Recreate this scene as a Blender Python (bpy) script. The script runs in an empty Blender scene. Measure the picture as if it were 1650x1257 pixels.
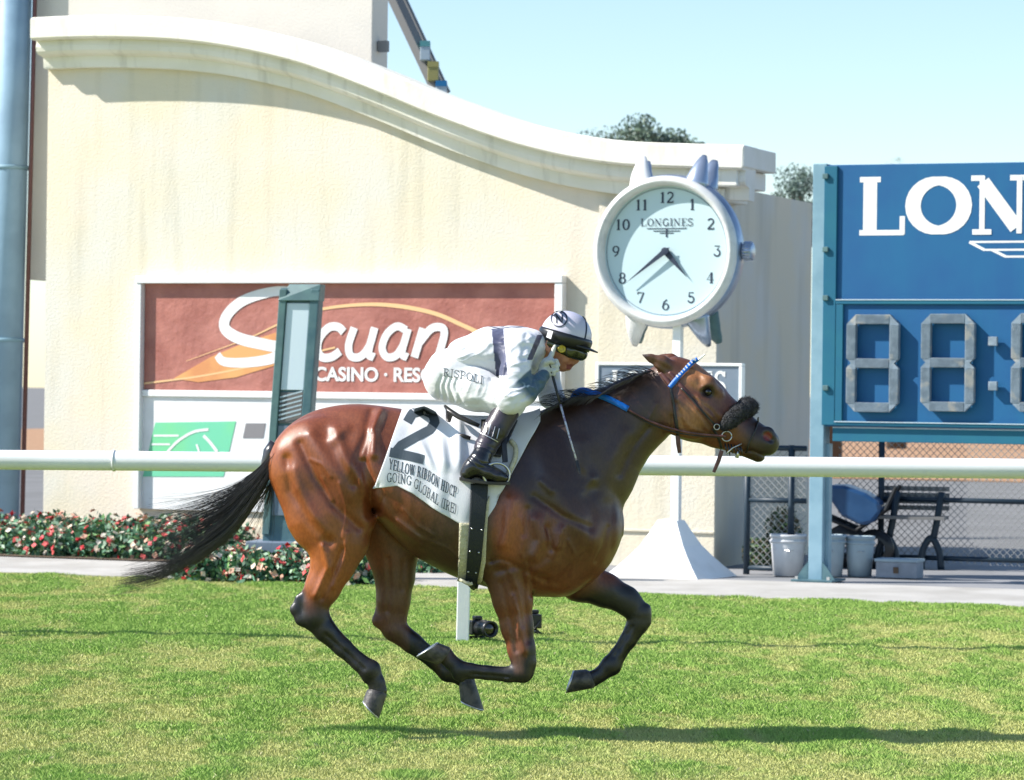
import bpy, bmesh, math, random
import numpy as np
from mathutils import Vector, Matrix
from mathutils.bvhtree import BVHTree
random.seed(7); RNG = np.random.default_rng(7)
R = math.radians; PI = math.pi
SC = bpy.context.scene; COL = SC.collection

# ------------------------------------------------------------------ camera
F, U0, V0, ROLL, CH = 5250.0, 825.0, 628.5, 0.012, 1.5     # focal length and centre in photograph pixels
cam = bpy.data.objects.new('camera', bpy.data.cameras.new('camera')); COL.objects.link(cam)
cr, sr = math.cos(ROLL), math.sin(ROLL)
cam.matrix_world = Matrix(((cr, -sr, 0, 0), (0, 0, -1, 0), (sr, cr, 0, CH), (0, 0, 0, 1)))
cam.data.sensor_width = 36; cam.data.lens = F/1650*36
cam.data.clip_start = .1; cam.data.clip_end = 3000
cam.data.dof.use_dof = True; cam.data.dof.focus_distance = 13.9; cam.data.dof.aperture_fstop = 8
SC.camera = cam
# ------------------------------------------------------------------ light
EL, AZ = R(40), R(7)                        # sun travels to the right and slightly away
trav = Vector((math.cos(EL)*math.cos(AZ), math.cos(EL)*math.sin(AZ), -math.sin(EL)))
w = bpy.data.worlds.new('World'); SC.world = w; w.use_nodes = True
nt = w.node_tree; sky = nt.nodes.new('ShaderNodeTexSky'); sky.sky_type = 'NISHITA'
sky.sun_disc = False; sky.sun_elevation = EL; sky.sun_rotation = math.atan2(-trav.x, -trav.y)
sky.air_density = 1.0; sky.dust_density = .15; sky.ozone_density = 2.6
nt.links.new(sky.outputs[0], nt.nodes['Background'].inputs[0]); nt.nodes['Background'].inputs[1].default_value = .12
sd = bpy.data.lights.new('sun', 'SUN'); sd.energy = 5; sd.angle = R(.5); sd.color = (1, .955, .88)
so = bpy.data.objects.new('sun', sd); COL.objects.link(so)
so.rotation_euler = trav.to_track_quat('-Z', 'Y').to_euler(); so.location = (-6, 2, 9)
vs = SC.view_settings; vs.view_transform = 'Standard'; vs.look = 'None'; vs.gamma = 1; vs.exposure = .70
SC.render.resolution_x = 1024; SC.render.resolution_y = 780

# ------------------------------------------------------------------ pixel <-> world
def P(u, v, Y=14.0):
    du, dv = u-U0, v-V0
    return Vector(((du*cr+dv*sr)/F*Y, Y, CH-(-du*sr+dv*cr)/F*Y))
def unP(X, Y, Z):
    a = X/Y*F; b = (CH-Z)/Y*F
    return U0+a*cr-b*sr, V0+a*sr+b*cr
M_ = 14.0/F                                   # metres per photo pixel at the horse
WA = R(22); W0 = Vector((1.725, 27.7, 0))
A3 = Vector((math.cos(WA), -math.sin(WA), 0)); N3 = Vector((-math.sin(WA), -math.cos(WA), 0))
def WL(u, v, off=0.0, origin=W0):             # pixel -> (a, z) on a plane parallel to the wall
    d = P(u, v, 1.0)-Vector((0, 0, CH)); o = origin+N3*off
    t = (o-Vector((0, 0, CH))).dot(N3)/d.dot(N3)
    p = Vector((0, 0, CH))+d*t-origin
    return p.dot(A3), p.z

# ------------------------------------------------------------------ materials
def mat(name, col=(.5,.5,.5), rough=.6, col2=None, scale=8, bump=0, bscale=60, metal=0, attr=None, coat=0, spec=.5,
        detail=4, stretch=None, ramp=(.4,.6), sheen=0, trans=0, emis=None):
    m = bpy.data.materials.new(name); m.use_nodes = True; n = m.node_tree.nodes; l = m.node_tree.links
    b = n['Principled BSDF']; b.inputs['Base Color'].default_value = (*col, 1)
    b.inputs['Roughness'].default_value = rough; b.inputs['Metallic'].default_value = metal
    b.inputs['Specular IOR Level'].default_value = spec; b.inputs['Coat Weight'].default_value = coat
    b.inputs['Sheen Weight'].default_value = sheen; b.inputs['Transmission Weight'].default_value = trans
    tc = n.new('ShaderNodeTexCoord'); vec = tc.outputs['Object']
    if stretch:
        mp = n.new('ShaderNodeMapping'); mp.inputs['Scale'].default_value = stretch
        l.new(vec, mp.inputs[0]); vec = mp.outputs[0]
    src = None
    if attr:
        a = n.new('ShaderNodeAttribute'); a.attribute_name = attr; src = a.outputs[0]
    if col2:
        t = n.new('ShaderNodeTexNoise'); t.inputs['Scale'].default_value = scale; t.inputs['Detail'].default_value = detail
        l.new(vec, t.inputs[0]); r = n.new('ShaderNodeMapRange')
        r.inputs[1].default_value, r.inputs[2].default_value = ramp; l.new(t.outputs[0], r.inputs[0])
        x = n.new('ShaderNodeMix'); x.data_type = 'RGBA'
        if attr: x.blend_type = 'MULTIPLY'; l.new(src, x.inputs[6])
        else: x.inputs[6].default_value = (*col, 1)
        x.inputs[7].default_value = (*col2, 1); l.new(r.outputs[0], x.inputs[0]); src = x.outputs[2]
    if src: l.new(src, b.inputs['Base Color'])
    if bump:
        t = n.new('ShaderNodeTexNoise'); t.inputs['Scale'].default_value = bscale; t.inputs['Detail'].default_value = 5
        l.new(vec, t.inputs[0]); bp = n.new('ShaderNodeBump'); bp.inputs['Strength'].default_value = bump
        bp.inputs['Distance'].default_value = .01; l.new(t.outputs[0], bp.inputs['Height']); l.new(bp.outputs[0], b.inputs['Normal'])
    if emis:
        b.inputs['Emission Color'].default_value = (*emis, 1); b.inputs['Emission Strength'].default_value = 1
    return m
MT = dict(
 stucco=mat('stucco', (.69,.62,.475), .9, (.655,.625,.545), 1.3, .5, 45, detail=8),
 trim=mat('trim', (.82,.79,.71), .8, (.76,.73,.63), 2.2, .25, 30, detail=7),
 tower=mat('tower', (.66,.62,.56), .9, (.60,.57,.52), 1, .3, 40),
 white=mat('white_paint', (.80,.80,.79), .35, (.70,.70,.68), 5, .05, 30, detail=8, ramp=(.5,.8)),
 rail=mat('rail_plastic', (.82,.82,.81), .28, (.68,.69,.66), 3, .04, 40, detail=8, ramp=(.55,.85), stretch=(.4,1,1)),
 red=mat('sign_red', (.42,.155,.12), .5, (.33,.11,.085), 3.5, .8, 16, detail=6),
 gold=mat('sign_gold', (.72,.36,.13), .5, (.62,.26,.10), 3, .1),
 orange=mat('sign_orange', (.55,.19,.09), .5),
 goldl=mat('sign_gold_light', (.80,.50,.25), .5),
 signw=mat('sign_white', (.80,.80,.80), .5, (.74,.74,.73), 6),
 green=mat('sign_green', (.16,.58,.36), .5, (.18,.60,.30), 2), grey=mat('sign_grey', (.22,.21,.22), .5),
 steel=mat('blue_steel', (.24,.38,.50), .55, (.20,.32,.43), 3, .1, 20, detail=8),
 steel2=mat('pale_blue_steel', (.22,.36,.44), .5, (.17,.30,.38), 5, .1, 20, detail=8),
 board=mat('board_blue', (.0,.085,.24), .6, (.0,.10,.25), 2, .05, 20, detail=6),
 boardt=mat('board_teal', (.0,.105,.19), .6, (.002,.12,.19), 3),
 digit=mat('digit_grey', (.23,.29,.35), .55, (.17,.22,.27), 14, .3, 40, detail=8),
 dial=mat('dial', (.52,.66,.70), .4), bezel=mat('bezel', (.70,.70,.69), .38, (.62,.62,.61), 5, .05, 30),
 chrome=mat('case_metal', (.42,.48,.58), .3, (.32,.38,.48), 4, .1, 20, metal=.7), navy=mat('navy_ink', (.02,.03,.06), .5),
 dgrey=mat('panel_grey', (.15,.20,.26), .5, (.18,.22,.28), 3),
 teal=mat('pole_teal', (.05,.12,.15), .5, (.08,.16,.18), 8, .2, 30, detail=8),
 tealg=mat('pole_green', (.10,.19,.19), .5, (.08,.15,.16), 8),
 lamp=mat('pole_panel', (.62,.72,.80), .25), vent=mat('vent', (.16,.15,.15), .7),
 concrete=mat('concrete', (.47,.45,.42), .9, (.39,.37,.34), 1.6, .4, 60, detail=8),
 paving=mat('paving', (.27,.27,.28), .9, (.21,.215,.225), 1.2, .4, 60, detail=8),
 turf=mat('turf_soil', (.34,.36,.12), .95, (.20,.27,.06), 5, .5, 60, detail=8, ramp=(.35,.65), stretch=(.35,1,1)),
 grass=mat('grass', (.2,.3,.05), .75, attr='Col', spec=.2),
 leaf=mat('leaf', (.1,.2,.05), .5, attr='Col', spec=.4),
 coatm=mat('horse_coat', (.1,.04,.02), .37, (.80,.76,.74), 70, .16, 260, attr='Col', detail=7, stretch=(1.6,1,.8), spec=.6, coat=.06),
 hair=mat('black_hair', (.016,.014,.015), .30, (.03,.025,.027), 40, spec=.8),
 hoof=mat('hoof', (.035,.033,.032), .5, (.10,.088,.078), 30, .2, 80, detail=6), shoe=mat('shoe', (.6,.6,.62), .35, metal=.8),
 eye=mat('eye', (.006,.004,.004), .06, coat=.6), mouth=mat('nostril', (.16,.03,.03), .5),
 silks=mat('silks', (.8,.8,.8), .5, attr='Col', bump=.25, bscale=26, sheen=.2, stretch=(1,1,2.2)),
 skin=mat('skin', (.50,.25,.16), .5, (.42,.19,.12), 40, .06, 200), 
 glove=mat('glove', (.62,.62,.55), .75, (.52,.52,.47), 30, .3, 220),
 boot=mat('boot_leather', (.008,.008,.010), .25, (.014,.013,.015), 20, .12, 60, coat=.4),
 bootup=mat('boot_shaft', (.03,.027,.036), .32, (.055,.045,.06), 12, .15, 60),
 leather=mat('black_leather', (.015,.014,.015), .35, (.03,.026,.024), 30, .1, 90),
 brown=mat('brown_leather', (.13,.05,.045), .45, (.09,.035,.03), 40),
 cloth=mat('number_cloth', (.75,.75,.77), .8, (.70,.70,.73), 9, .15, 300, sheen=.1), ink=mat('ink', (.055,.075,.095), .8), 
 fleece=mat('fleece', (.58,.54,.38), .95, (.48,.44,.30), 60, .6, 120), elastic=mat('girth_elastic', (.012,.016,.020), .6, bump=.3, bscale=200),
 fuzz=mat('sheepskin', (.012,.012,.014), .9, (.04,.04,.045), 60, .9, 160), blue=mat('rein_blue', (.0,.13,.55), .45, bump=.2, bscale=150),
 helm=mat('helmet_silk', (.56,.54,.64), .35, coat=.25), black=mat('black_plastic', (.014,.015,.017), .35), 
 lens=mat('goggle_lens', (.03,.035,.01), .08, coat=.5), yellow=mat('yellow_plastic', (.55,.42,.05), .4),
 metal=mat('steel', (.6,.6,.6), .3, metal=.9), fence=mat('fence_frame', (.012,.03,.05), .5), wire=mat('fence_wire', (.30,.31,.31), .5, metal=.3),
 bucket=mat('bucket_white', (.60,.61,.62), .45, (.50,.51,.53), 6, .1), bucketb=mat('bucket_blue_grey', (.33,.42,.47), .5, (.28,.36,.42), 6),
 block=mat('block', (.30,.33,.38), .9, (.25,.28,.32), 12, .4), tarp=mat('blue_shell', (.02,.07,.18), .3, (.03,.09,.21), 5),
 bark=mat('bark', (.10,.075,.055), .9), soil=mat('soil', (.12,.08,.05), .95, bump=.6), dirt=mat('dirt_track', (.42,.24,.13), .95, (.34,.19,.10), 5, .3),
 road=mat('road', (.19,.185,.18), .9, (.16,.155,.15), .8, .2), far=mat('far_grey', (.19,.19,.19), .7), tealb=mat('teal_box', (.10,.32,.34), .6),
 pale=mat('pale_box', (.45,.55,.62), .6), olive=mat('olive_box', (.36,.33,.12), .6), blueb=mat('blue_box', (.01,.18,.42), .6),
)

# ------------------------------------------------------------------ object helpers
def tag(o, label=None, cat=None, group=None, kind=None):
    if label: o['label'] = label
    if cat: o['category'] = cat
    if group: o['group'] = group
    if kind: o['kind'] = kind
    return o
def root(name, loc, rz=0, label=None, cat=None, group=None):
    o = bpy.data.objects.new(name, None); COL.objects.link(o); o.location = loc; o.rotation_euler = (0, 0, rz)
    o.empty_display_size = .2
    return tag(o, label, cat, group)
def mesh_obj(name, verts, faces, m, parent=None, smooth=False, col=None, mats=None, fm=None):
    me = bpy.data.meshes.new(name); me.from_pydata([tuple(v) for v in verts], [], [tuple(f) for f in faces])
    for mm in ([m] if mats is None else mats): me.materials.append(mm)
    if smooth: me.polygons.foreach_set('use_smooth', [True]*len(me.polygons))
    if fm is not None: me.polygons.foreach_set('material_index', fm)
    if col is not None:
        ca = me.color_attributes.new('Col', 'FLOAT_COLOR', 'POINT'); c4 = np.ones((len(verts), 4), np.float32); c4[:, :3] = col
        ca.data.foreach_set('color', c4.ravel())
    me.update()
    o = bpy.data.objects.new(name, me); COL.objects.link(o)
    if parent: o.parent = parent
    return o
class MB:
    def __init__(s): s.v = []; s.f = []
    def add(s, vs, fs):
        k = len(s.v); s.v += [tuple(v) for v in vs]; s.f += [tuple(i+k for i in f) for f in fs]; return s
    def box(s, x0, x1, y0, y1, z0, z1):
        return s.add([(x0,y0,z0),(x1,y0,z0),(x1,y1,z0),(x0,y1,z0),(x0,y0,z1),(x1,y0,z1),(x1,y1,z1),(x0,y1,z1)],
            [(3,2,1,0),(4,5,6,7),(0,1,5,4),(1,2,6,5),(2,3,7,6),(3,0,4,7)])
    def prism(s, poly, y0, y1):                 # polygon in x,z extruded along y
        a = sum(poly[i][0]*poly[(i+1)%len(poly)][1]-poly[(i+1)%len(poly)][0]*poly[i][1] for i in range(len(poly)))
        if a < 0: poly = poly[::-1]
        n = len(poly); vs = [(x,y0,z) for x,z in poly]+[(x,y1,z) for x,z in poly]
        return s.add(vs, [tuple(range(n)), tuple(range(2*n-1,n-1,-1))]+[(i, n+i, n+(i+1)%n, (i+1)%n) for i in range(n)])
    def tube(s, pts, r, n=8, flat=1.0, up=None, cap=True):
        pts = [Vector(p) for p in pts]; k = len(pts); rs = r if hasattr(r, '__len__') else [r]*k
        vs = []; fs = []; prev = None
        for i, p in enumerate(pts):
            t = (pts[min(i+1,k-1)]-pts[max(i-1,0)]).normalized()
            if up is not None: b = t.cross(Vector(up)).normalized()
            elif prev is None:
                b = t.cross(Vector((0,0,1)) if abs(t.z) < .9 else Vector((0,1,0))).normalized()
            else: b = (prev-t*prev.dot(t)).normalized()
            prev = b; c = t.cross(b)
            for j in range(n):
                a = 2*PI*j/n; vs.append(p+b*math.cos(a)*rs[i]+c*math.sin(a)*rs[i]*flat)
        for i in range(k-1):
            for j in range(n): fs.append((i*n+j, i*n+(j+1)%n, (i+1)*n+(j+1)%n, (i+1)*n+j))
        if cap: fs += [tuple(range(n))[::-1], tuple(range((k-1)*n, k*n))]
        return s.add(vs, fs)
    def lathe(s, prof, c=(0,0,0), axis='z', n=32):
        vs = []; fs = []; k = len(prof)
        for r, h in prof:
            for j in range(n):
                a = 2*PI*j/n; x, y = r*math.cos(a), r*math.sin(a)
                vs.append((c[0]+x, c[1]+y, c[2]+h) if axis == 'z' else (c[0]+x, c[1]+h, c[2]+y))
        for i in range(k-1):
            for j in range(n):
                q = (i*n+j, i*n+(j+1)%n, (i+1)*n+(j+1)%n, (i+1)*n+j); fs.append(q if axis == 'z' else q[::-1])
        return s.add(vs, fs)
    def ribbon(s, pts, w, y, closed=False):     # flat stroke in the x,z plane
        pts = [Vector((p[0], p[1])) for p in pts]; k = len(pts); vs = []
        for i, p in enumerate(pts):
            a = pts[(i-1)%k] if closed or i > 0 else p; b = pts[(i+1)%k] if closed or i < k-1 else p
            t = (b-a).normalized(); n = Vector((-t.y, t.x)); ww = w[i] if hasattr(w, '__len__') else w
            vs += [(p.x-n.x*ww/2, y, p.y-n.y*ww/2), (p.x+n.x*ww/2, y, p.y+n.y*ww/2)]
        m = k if closed else k-1
        return s.add(vs, [(2*i, 2*((i+1)%k), 2*((i+1)%k)+1, 2*i+1) for i in range(m)])
    def build(s, name, m, parent=None, smooth=False, bevel=0):
        o = mesh_obj(name, s.v, s.f, m, parent, smooth)
        if bevel:
            b = o.modifiers.new('bevel', 'BEVEL'); b.width = bevel; b.segments = 2; b.limit_method = 'ANGLE'
        return o
def cat_rom(pts, n=8):
    pts = [Vector(p) for p in pts]; out = []; p = [2*pts[0]-pts[1]]+pts+[2*pts[-1]-pts[-2]]
    for i in range(1, len(p)-2):
        for j in range(n):
            t = j/n; out.append(.5*((2*p[i])+(p[i+1]-p[i-1])*t+(2*p[i-1]-5*p[i]+4*p[i+1]-p[i+2])*t*t+(3*p[i]-p[i-1]-3*p[i+1]+p[i+2])*t**3))
    out.append(pts[-1]); return out
def arc(cx, cy, rx, ry, a0, a1, n=12):
    return [(cx+rx*math.cos(R(a0+(a1-a0)*i/n)), cy+ry*math.sin(R(a0+(a1-a0)*i/n))) for i in range(n+1)]

# serif stroke font: glyph -> (advance, [(points, thick?)])
T, t_ = 1.0, .38
def sf(x, y, w=.2): return ([(x-w, y), (x+w, y)], t_)
GL = {
 'L': (.92, [([(.22,.0),(.22,1)],T), sf(.22,.97,.19), ([(.03,.03),(.84,.03)],t_), ([(.81,.0),(.81,.32)],t_)]),
 'O': (1.04, [(arc(.5,.5,.40,.46,0,360,28),.8)]), '@': (1.18, [(arc(.57,.5,.46,.43,0,360,28),1.0)]),
 'N': (1.12, [([(.2,0),(.2,1)],t_), ([(.21,.90),(.81,.10)],T), ([(.86,0),(.86,1)],t_), sf(.2,.03,.17), sf(.86,.97,.17), ([(.0,.97),(.24,.97)],t_)]),
 'G': (1.05, [(arc(.52,.5,.40,.46,48,330,22),.8), ([(.84,.08),(.84,.42)],T), sf(.82,.44,.18), ([(.80,.72),(.80,.98)],t_)]),
 'I': (.5, [([(.25,0),(.25,1)],T), sf(.25,.97,.19), sf(.25,.03,.19)]),
 'E': (.9, [([(.22,0),(.22,1)],T), ([(.03,.97),(.78,.97)],t_), ([(.03,.03),(.82,.03)],t_), ([(.22,.51),(.6,.51)],t_), ([(.76,1),(.76,.74)],t_), ([(.80,.0),(.80,.28)],t_), ([(.6,.4),(.6,.62)],t_)]),
 'S': (.8, [(arc(.40,.74,.28,.22,20,270,14)+arc(.40,.27,.30,.24,90,-160,14),.75), ([(.69,.76),(.69,.99)],t_), ([(.10,.01),(.10,.24)],t_)]),
 'Y': (1.0, [([(.5,0),(.5,.46)],T), ([(.5,.46),(.16,.97)],T), ([(.5,.46),(.86,.97)],t_), sf(.5,.03), sf(.16,.97,.16), sf(.86,.97,.14)]),
 'W': (1.3, [([(.14,.98),(.40,.02)],T), ([(.40,.02),(.64,.9)],t_), ([(.62,.98),(.88,.02)],T), ([(.88,.02),(1.12,.98)],t_), sf(.14,.97,.16), sf(.62,.97,.14), sf(1.12,.97,.14)]),
 'R': (1.0, [([(.22,0),(.22,1)],T), ([(.03,.97),(.48,.97)]+arc(.48,.74,.24,.23,90,-90,10)+[(.22,.51)],.55), ([(.45,.5),(.85,.02)],T), sf(.22,.03,.19), sf(.88,.03,.12)]),
 'B': (.95, [([(.22,0),(.22,1)],T), ([(.03,.97),(.46,.97)]+arc(.46,.75,.22,.22,90,-90,10)+[(.22,.53)],.5), ([(.46,.53)]+arc(.48,.28,.27,.25,90,-90,10)+[(.03,.03)],.5)]),
 'H': (1.1, [([(.22,0),(.22,1)],T), ([(.84,0),(.84,1)],T), ([(.22,.5),(.84,.5)],t_), sf(.22,.03,.18), sf(.22,.97,.18), sf(.84,.03,.18), sf(.84,.97,.18)]),
 'D': (1.05, [([(.22,0),(.22,1)],T), ([(.03,.97),(.45,.97)]+arc(.45,.5,.42,.47,90,-90,14)+[(.03,.03)],.55)]),
 'C': (.98, [(arc(.52,.5,.40,.46,48,318,22),.8), ([(.82,.68),(.82,.98)],t_)]),
 'P': (.9, [([(.22,0),(.22,1)],T), ([(.03,.97),(.48,.97)]+arc(.48,.72,.27,.25,90,-90,10)+[(.22,.47)],.55), sf(.22,.03,.2)]),
 'A': (1.0, [([(.14,.02),(.5,.98)],t_), ([(.5,.98),(.86,.02)],T), ([(.27,.33),(.73,.33)],t_), sf(.14,.03,.14), sf(.86,.03,.15)]),
 '(': (.45, [(arc(.52,.5,.32,.6,120,240,10),.6)]), ')': (.45, [(arc(-.05,.5,.32,.6,60,-60,10),.6)]), ' ': (.45, []),
 '1': (.6, [([(.3,0),(.3,1)],T), ([(.12,.85),(.3,.97)],t_), sf(.3,.03,.18)]),
 '2': (.8, [(arc(.38,.72,.26,.25,160,-40,12)+[(.12,.06)],.7), ([(.08,.05),(.68,.05)],.7), ([(.68,.02),(.68,.2)],t_)]),
 '3': (.8, [([(.12,.95),(.62,.95),(.36,.6)],.5), (arc(.36,.31,.28,.29,90,-165,14),.7)]),
 '4': (.8, [([(.52,0),(.52,1)],T), ([(.52,.97),(.08,.32),(.72,.32)],t_), sf(.52,.03,.16)]),
 '5': (.8, [([(.62,.95),(.2,.95),(.16,.56)],.5), (arc(.36,.32,.28,.29,130,-165,14),.7)]),
 '6': (.8, [(arc(.38,.31,.27,.28,0,360,18),.7), ([(.12,.36),(.2,.72),(.5,.97)],.6)]),
 '7': (.8, [([(.1,.95),(.68,.95),(.3,0)],.7), ([(.1,.98),(.1,.78)],t_)]),
 '8': (.8, [(arc(.38,.74,.21,.23,0,360,16),.65), (arc(.38,.27,.27,.26,0,360,18),.7)]),
 '9': (.8, [(arc(.38,.68,.27,.28,0,360,18),.7), ([(.64,.66),(.56,.28),(.26,.03)],.6)]),
 '0': (.85, [(arc(.4,.5,.28,.46,0,360,20),.8)]),
}
def glyph_strokes(text, stem=.17, cond=1.0, gap=.05):
    out = []; x = 0
    for ch in text:
        adv, st = GL[ch]
        for pts, k in st: out.append(([((x+px)*cond, py) for px, py in pts], stem*k))
        x += adv+gap
    return out, (x-gap)*cond
def write(mb, text, x, z, h, y, stem=.17, cond=1.0, shear=0, gap=.05, center=False):
    st, wd = glyph_strokes(text, stem, cond, gap)
    if center: x -= wd*h/2
    for i, (pts, wd_) in enumerate(st):
        closed = len(pts) > 12 and abs(pts[0][0]-pts[-1][0])+abs(pts[0][1]-pts[-1][1]) < 1e-3
        q = pts[:-1] if closed else pts
        ww = [wd_*h*(.60+.52*abs(math.cos(2*PI*k/len(q)))) for k in range(len(q))] if closed else wd_*h
        mb.ribbon([(x+(px+shear*pz)*h, z+pz*h) for px, pz in q], ww, y-(i%9)*.0004, closed)
def text_mesh(mb, s, x, z, h, y, shear=0, bold=.012):
    cu = bpy.data.curves.new('t', 'FONT'); cu.body = s; cu.size = 1; cu.shear = shear; cu.offset = bold
    o = bpy.data.objects.new('t', cu); COL.objects.link(o)
    me = bpy.data.meshes.new_from_object(o.evaluated_get(bpy.context.evaluated_depsgraph_get()))
    mb.add([(x+v.co.x*h, y, z+v.co.y*h) for v in me.vertices], [tuple(p.vertices) for p in me.polygons])
    wd = max(v.co.x for v in me.vertices)*h
    bpy.data.objects.remove(o); bpy.data.curves.remove(cu); bpy.data.meshes.remove(me); return wd

# ------------------------------------------------------------------ implicit bodies
class Field:
    def __init__(s, lo, hi, h):
        s.h = h; s.lo = np.array(lo, float); n = np.ceil((np.array(hi)-s.lo)/h).astype(int)+1
        s.ax = [s.lo[i]+h*np.arange(n[i]) for i in range(3)]; s.v = np.full(tuple(n), .25, np.float32)
    def blk(s, lo, hi):
        sl = []; g = []
        for i in range(3):
            a = max(0, int((lo[i]-s.lo[i])/s.h)); b = min(len(s.ax[i]), int((hi[i]-s.lo[i])/s.h)+2)
            sl.append(slice(a, max(b, a))); sh = [1,1,1]; sh[i] = -1; g.append(s.ax[i][a:max(b,a)].reshape(sh).astype(np.float32))
        return tuple(sl), g
    def join(s, sl, d, k, sub=False):
        a = s.v[sl]
        if sub: d = -d; h = np.maximum(k-np.abs(a-d), 0)/k; s.v[sl] = np.maximum(a, d)+h*h*k*.25
        else: h = np.maximum(k-np.abs(a-d), 0)/k; s.v[sl] = np.minimum(a, d)-h*h*k*.25
    def cap(s, A, B, ra, rb, wa=None, wb=None, k=.03, sub=False):
        wa = ra if wa is None else wa; wb = rb if wb is None else wb
        m = max(ra, rb, wa, wb)+k+.02
        lo = [min(A[i], B[i])-m for i in range(3)]; hi = [max(A[i], B[i])+m for i in range(3)]
        sl, (x, y, z) = s.blk(lo, hi)
        if s.v[sl].size == 0: return
        d = [B[i]-A[i] for i in range(3)]; L = max(d[0]**2+d[1]**2+d[2]**2, 1e-9)
        t = np.clip(((x-A[0])*d[0]+(y-A[1])*d[1]+(z-A[2])*d[2])/L, 0, 1)
        r = ra+(rb-ra)*t; ww = wa+(wb-wa)*t
        qx = (x-A[0]-t*d[0])/r; qy = (y-A[1]-t*d[1])/ww; qz = (z-A[2]-t*d[2])/r
        k0 = np.sqrt(qx*qx+qy*qy+qz*qz); k1 = np.sqrt((qx*qx+qz*qz)/(r*r)+qy*qy/(ww*ww))+1e-6
        s.join(sl, (k0*(k0-1)/k1).astype(np.float32), k, sub)
    def chain(s, pts, k=.03):                   # pts: (u, v, Y, r_px, lateral metres)
        for a, b in zip(pts, pts[1:]):
            s.cap(P(a[0],a[1],a[2]), P(b[0],b[1],b[2]), a[3]*M_, b[3]*M_, a[4], b[4], k)
    def mark(s, pts, wd, amp, y0, y1):          # ridge (amp<0) or groove (amp>0) along a pixel polyline
        ps = [P(u, v, (y0+y1)/2) for u, v in pts]; wm = wd*M_
        lo = [min(p[i] for p in ps)-3*wm for i in range(3)]; hi = [max(p[i] for p in ps)+3*wm for i in range(3)]
        lo[1], hi[1] = y0, y1; sl, (x, y, z) = s.blk(lo, hi)
        if s.v[sl].size == 0: return
        best = None
        for a, b in zip(ps, ps[1:]):
            dx, dz = b.x-a.x, b.z-a.z; L = max(dx*dx+dz*dz, 1e-9)
            t = np.clip(((x-a.x)*dx+(z-a.z)*dz)/L, 0, 1); q = (x-a.x-t*dx)**2+(z-a.z-t*dz)**2
            best = q if best is None else np.minimum(best, q)
        s.v[sl] += (amp*np.exp(-best/(wm*wm))*np.ones_like(y)).astype(np.float32)
    def surface(s):
        v = s.v; ins = v < 0; nx, ny, nz = v.shape
        cnt = np.zeros((nx-1, ny-1, nz-1), np.int8)
        for i in (0,1):
            for j in (0,1):
                for k in (0,1): cnt += ins[i:nx-1+i, j:ny-1+j, k:nz-1+k]
        act = np.argwhere((cnt > 0) & (cnt < 8)); del cnt
        I, J, K = act.T; idx = np.full((nx-1, ny-1, nz-1), -1, np.int32); idx[I, J, K] = np.arange(len(act))
        acc = np.zeros((len(act), 3)); num = np.zeros(len(act))
        cs = [(i,j,k) for i in (0,1) for j in (0,1) for k in (0,1)]
        for a in cs:
            for ax in range(3):
                if a[ax]: continue
                b = list(a); b[ax] = 1
                va = v[I+a[0], J+a[1], K+a[2]]; vb = v[I+b[0], J+b[1], K+b[2]]; c = (va < 0) != (vb < 0)
                t = np.where(c, va/np.where(c, va-vb, 1), 0); p = np.tile(np.array(a, float), (len(act), 1)); p[:, ax] += t
                acc += p*c[:, None]; num += c
        verts = s.lo+s.h*(act+acc/num[:, None]); faces = []
        for ax in range(3):
            o = [(1,2),(2,0),(0,1)][ax]; sl0 = [slice(None)]*3; sl1 = [slice(None)]*3
            sl0[ax] = slice(0, -1); sl1[ax] = slice(1, None)
            a, b = ins[tuple(sl0)], ins[tuple(sl1)]; e = np.argwhere(a != b)
            e = e[(e[:, o[0]] > 0) & (e[:, o[1]] > 0) & (e[:, o[0]] < v.shape[o[0]]-1) & (e[:, o[1]] < v.shape[o[1]]-1)]
            d0 = np.zeros(3, int); d0[o[0]] = 1; d1 = np.zeros(3, int); d1[o[1]] = 1
            q = [idx[tuple((e-x).T)] for x in (d0+d1, d1, 0*d0, d0)]
            q = np.stack(q, 1); fl = a[tuple(e.T)]; q[~fl] = q[~fl][:, ::-1]; faces.append(q)
        return verts, np.concatenate(faces)
def np_mesh(name, verts, faces, m, parent=None, col=None, smooth=True, mats=None):
    me = bpy.data.meshes.new(name); nv, nf = len(verts), len(faces); k = faces.shape[1]
    me.vertices.add(nv); me.vertices.foreach_set('co', np.asarray(verts, np.float32).ravel())
    me.loops.add(nf*k); me.loops.foreach_set('vertex_index', faces.astype(np.int32).ravel())
    me.polygons.add(nf); me.polygons.foreach_set('loop_start', np.arange(0, nf*k, k, dtype=np.int32))
    me.polygons.foreach_set('use_smooth', np.full(nf, smooth))
    me.materials.append(m)
    if col is not None:
        ca = me.color_attributes.new('Col', 'FLOAT_COLOR', 'POINT'); c4 = np.ones((nv, 4), np.float32); c4[:, :3] = col
        ca.data.foreach_set('color', c4.ravel())
    me.update(calc_edges=True); me.validate()
    o = bpy.data.objects.new(name, me); COL.objects.link(o)
    if parent: o.parent = parent
    return o
def vnoise(x, y, sx, sy, seed=0):
    r = np.random.default_rng(seed); g = r.random((256, 256)); x = x*sx; y = y*sy
    xi = np.floor(x).astype(int); yi = np.floor(y).astype(int); fx = x-xi; fy = y-yi
    fx = fx*fx*(3-2*fx); fy = fy*fy*(3-2*fy); G = lambda a, b: g[a % 256, b % 256]
    return (G(xi,yi)*(1-fx)+G(xi+1,yi)*fx)*(1-fy)+(G(xi,yi+1)*(1-fx)+G(xi+1,yi+1)*fx)*fy
def sm(a, b, x): t = np.clip((x-a)/(b-a), 0, 1); return t*t*(3-2*t)

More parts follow.
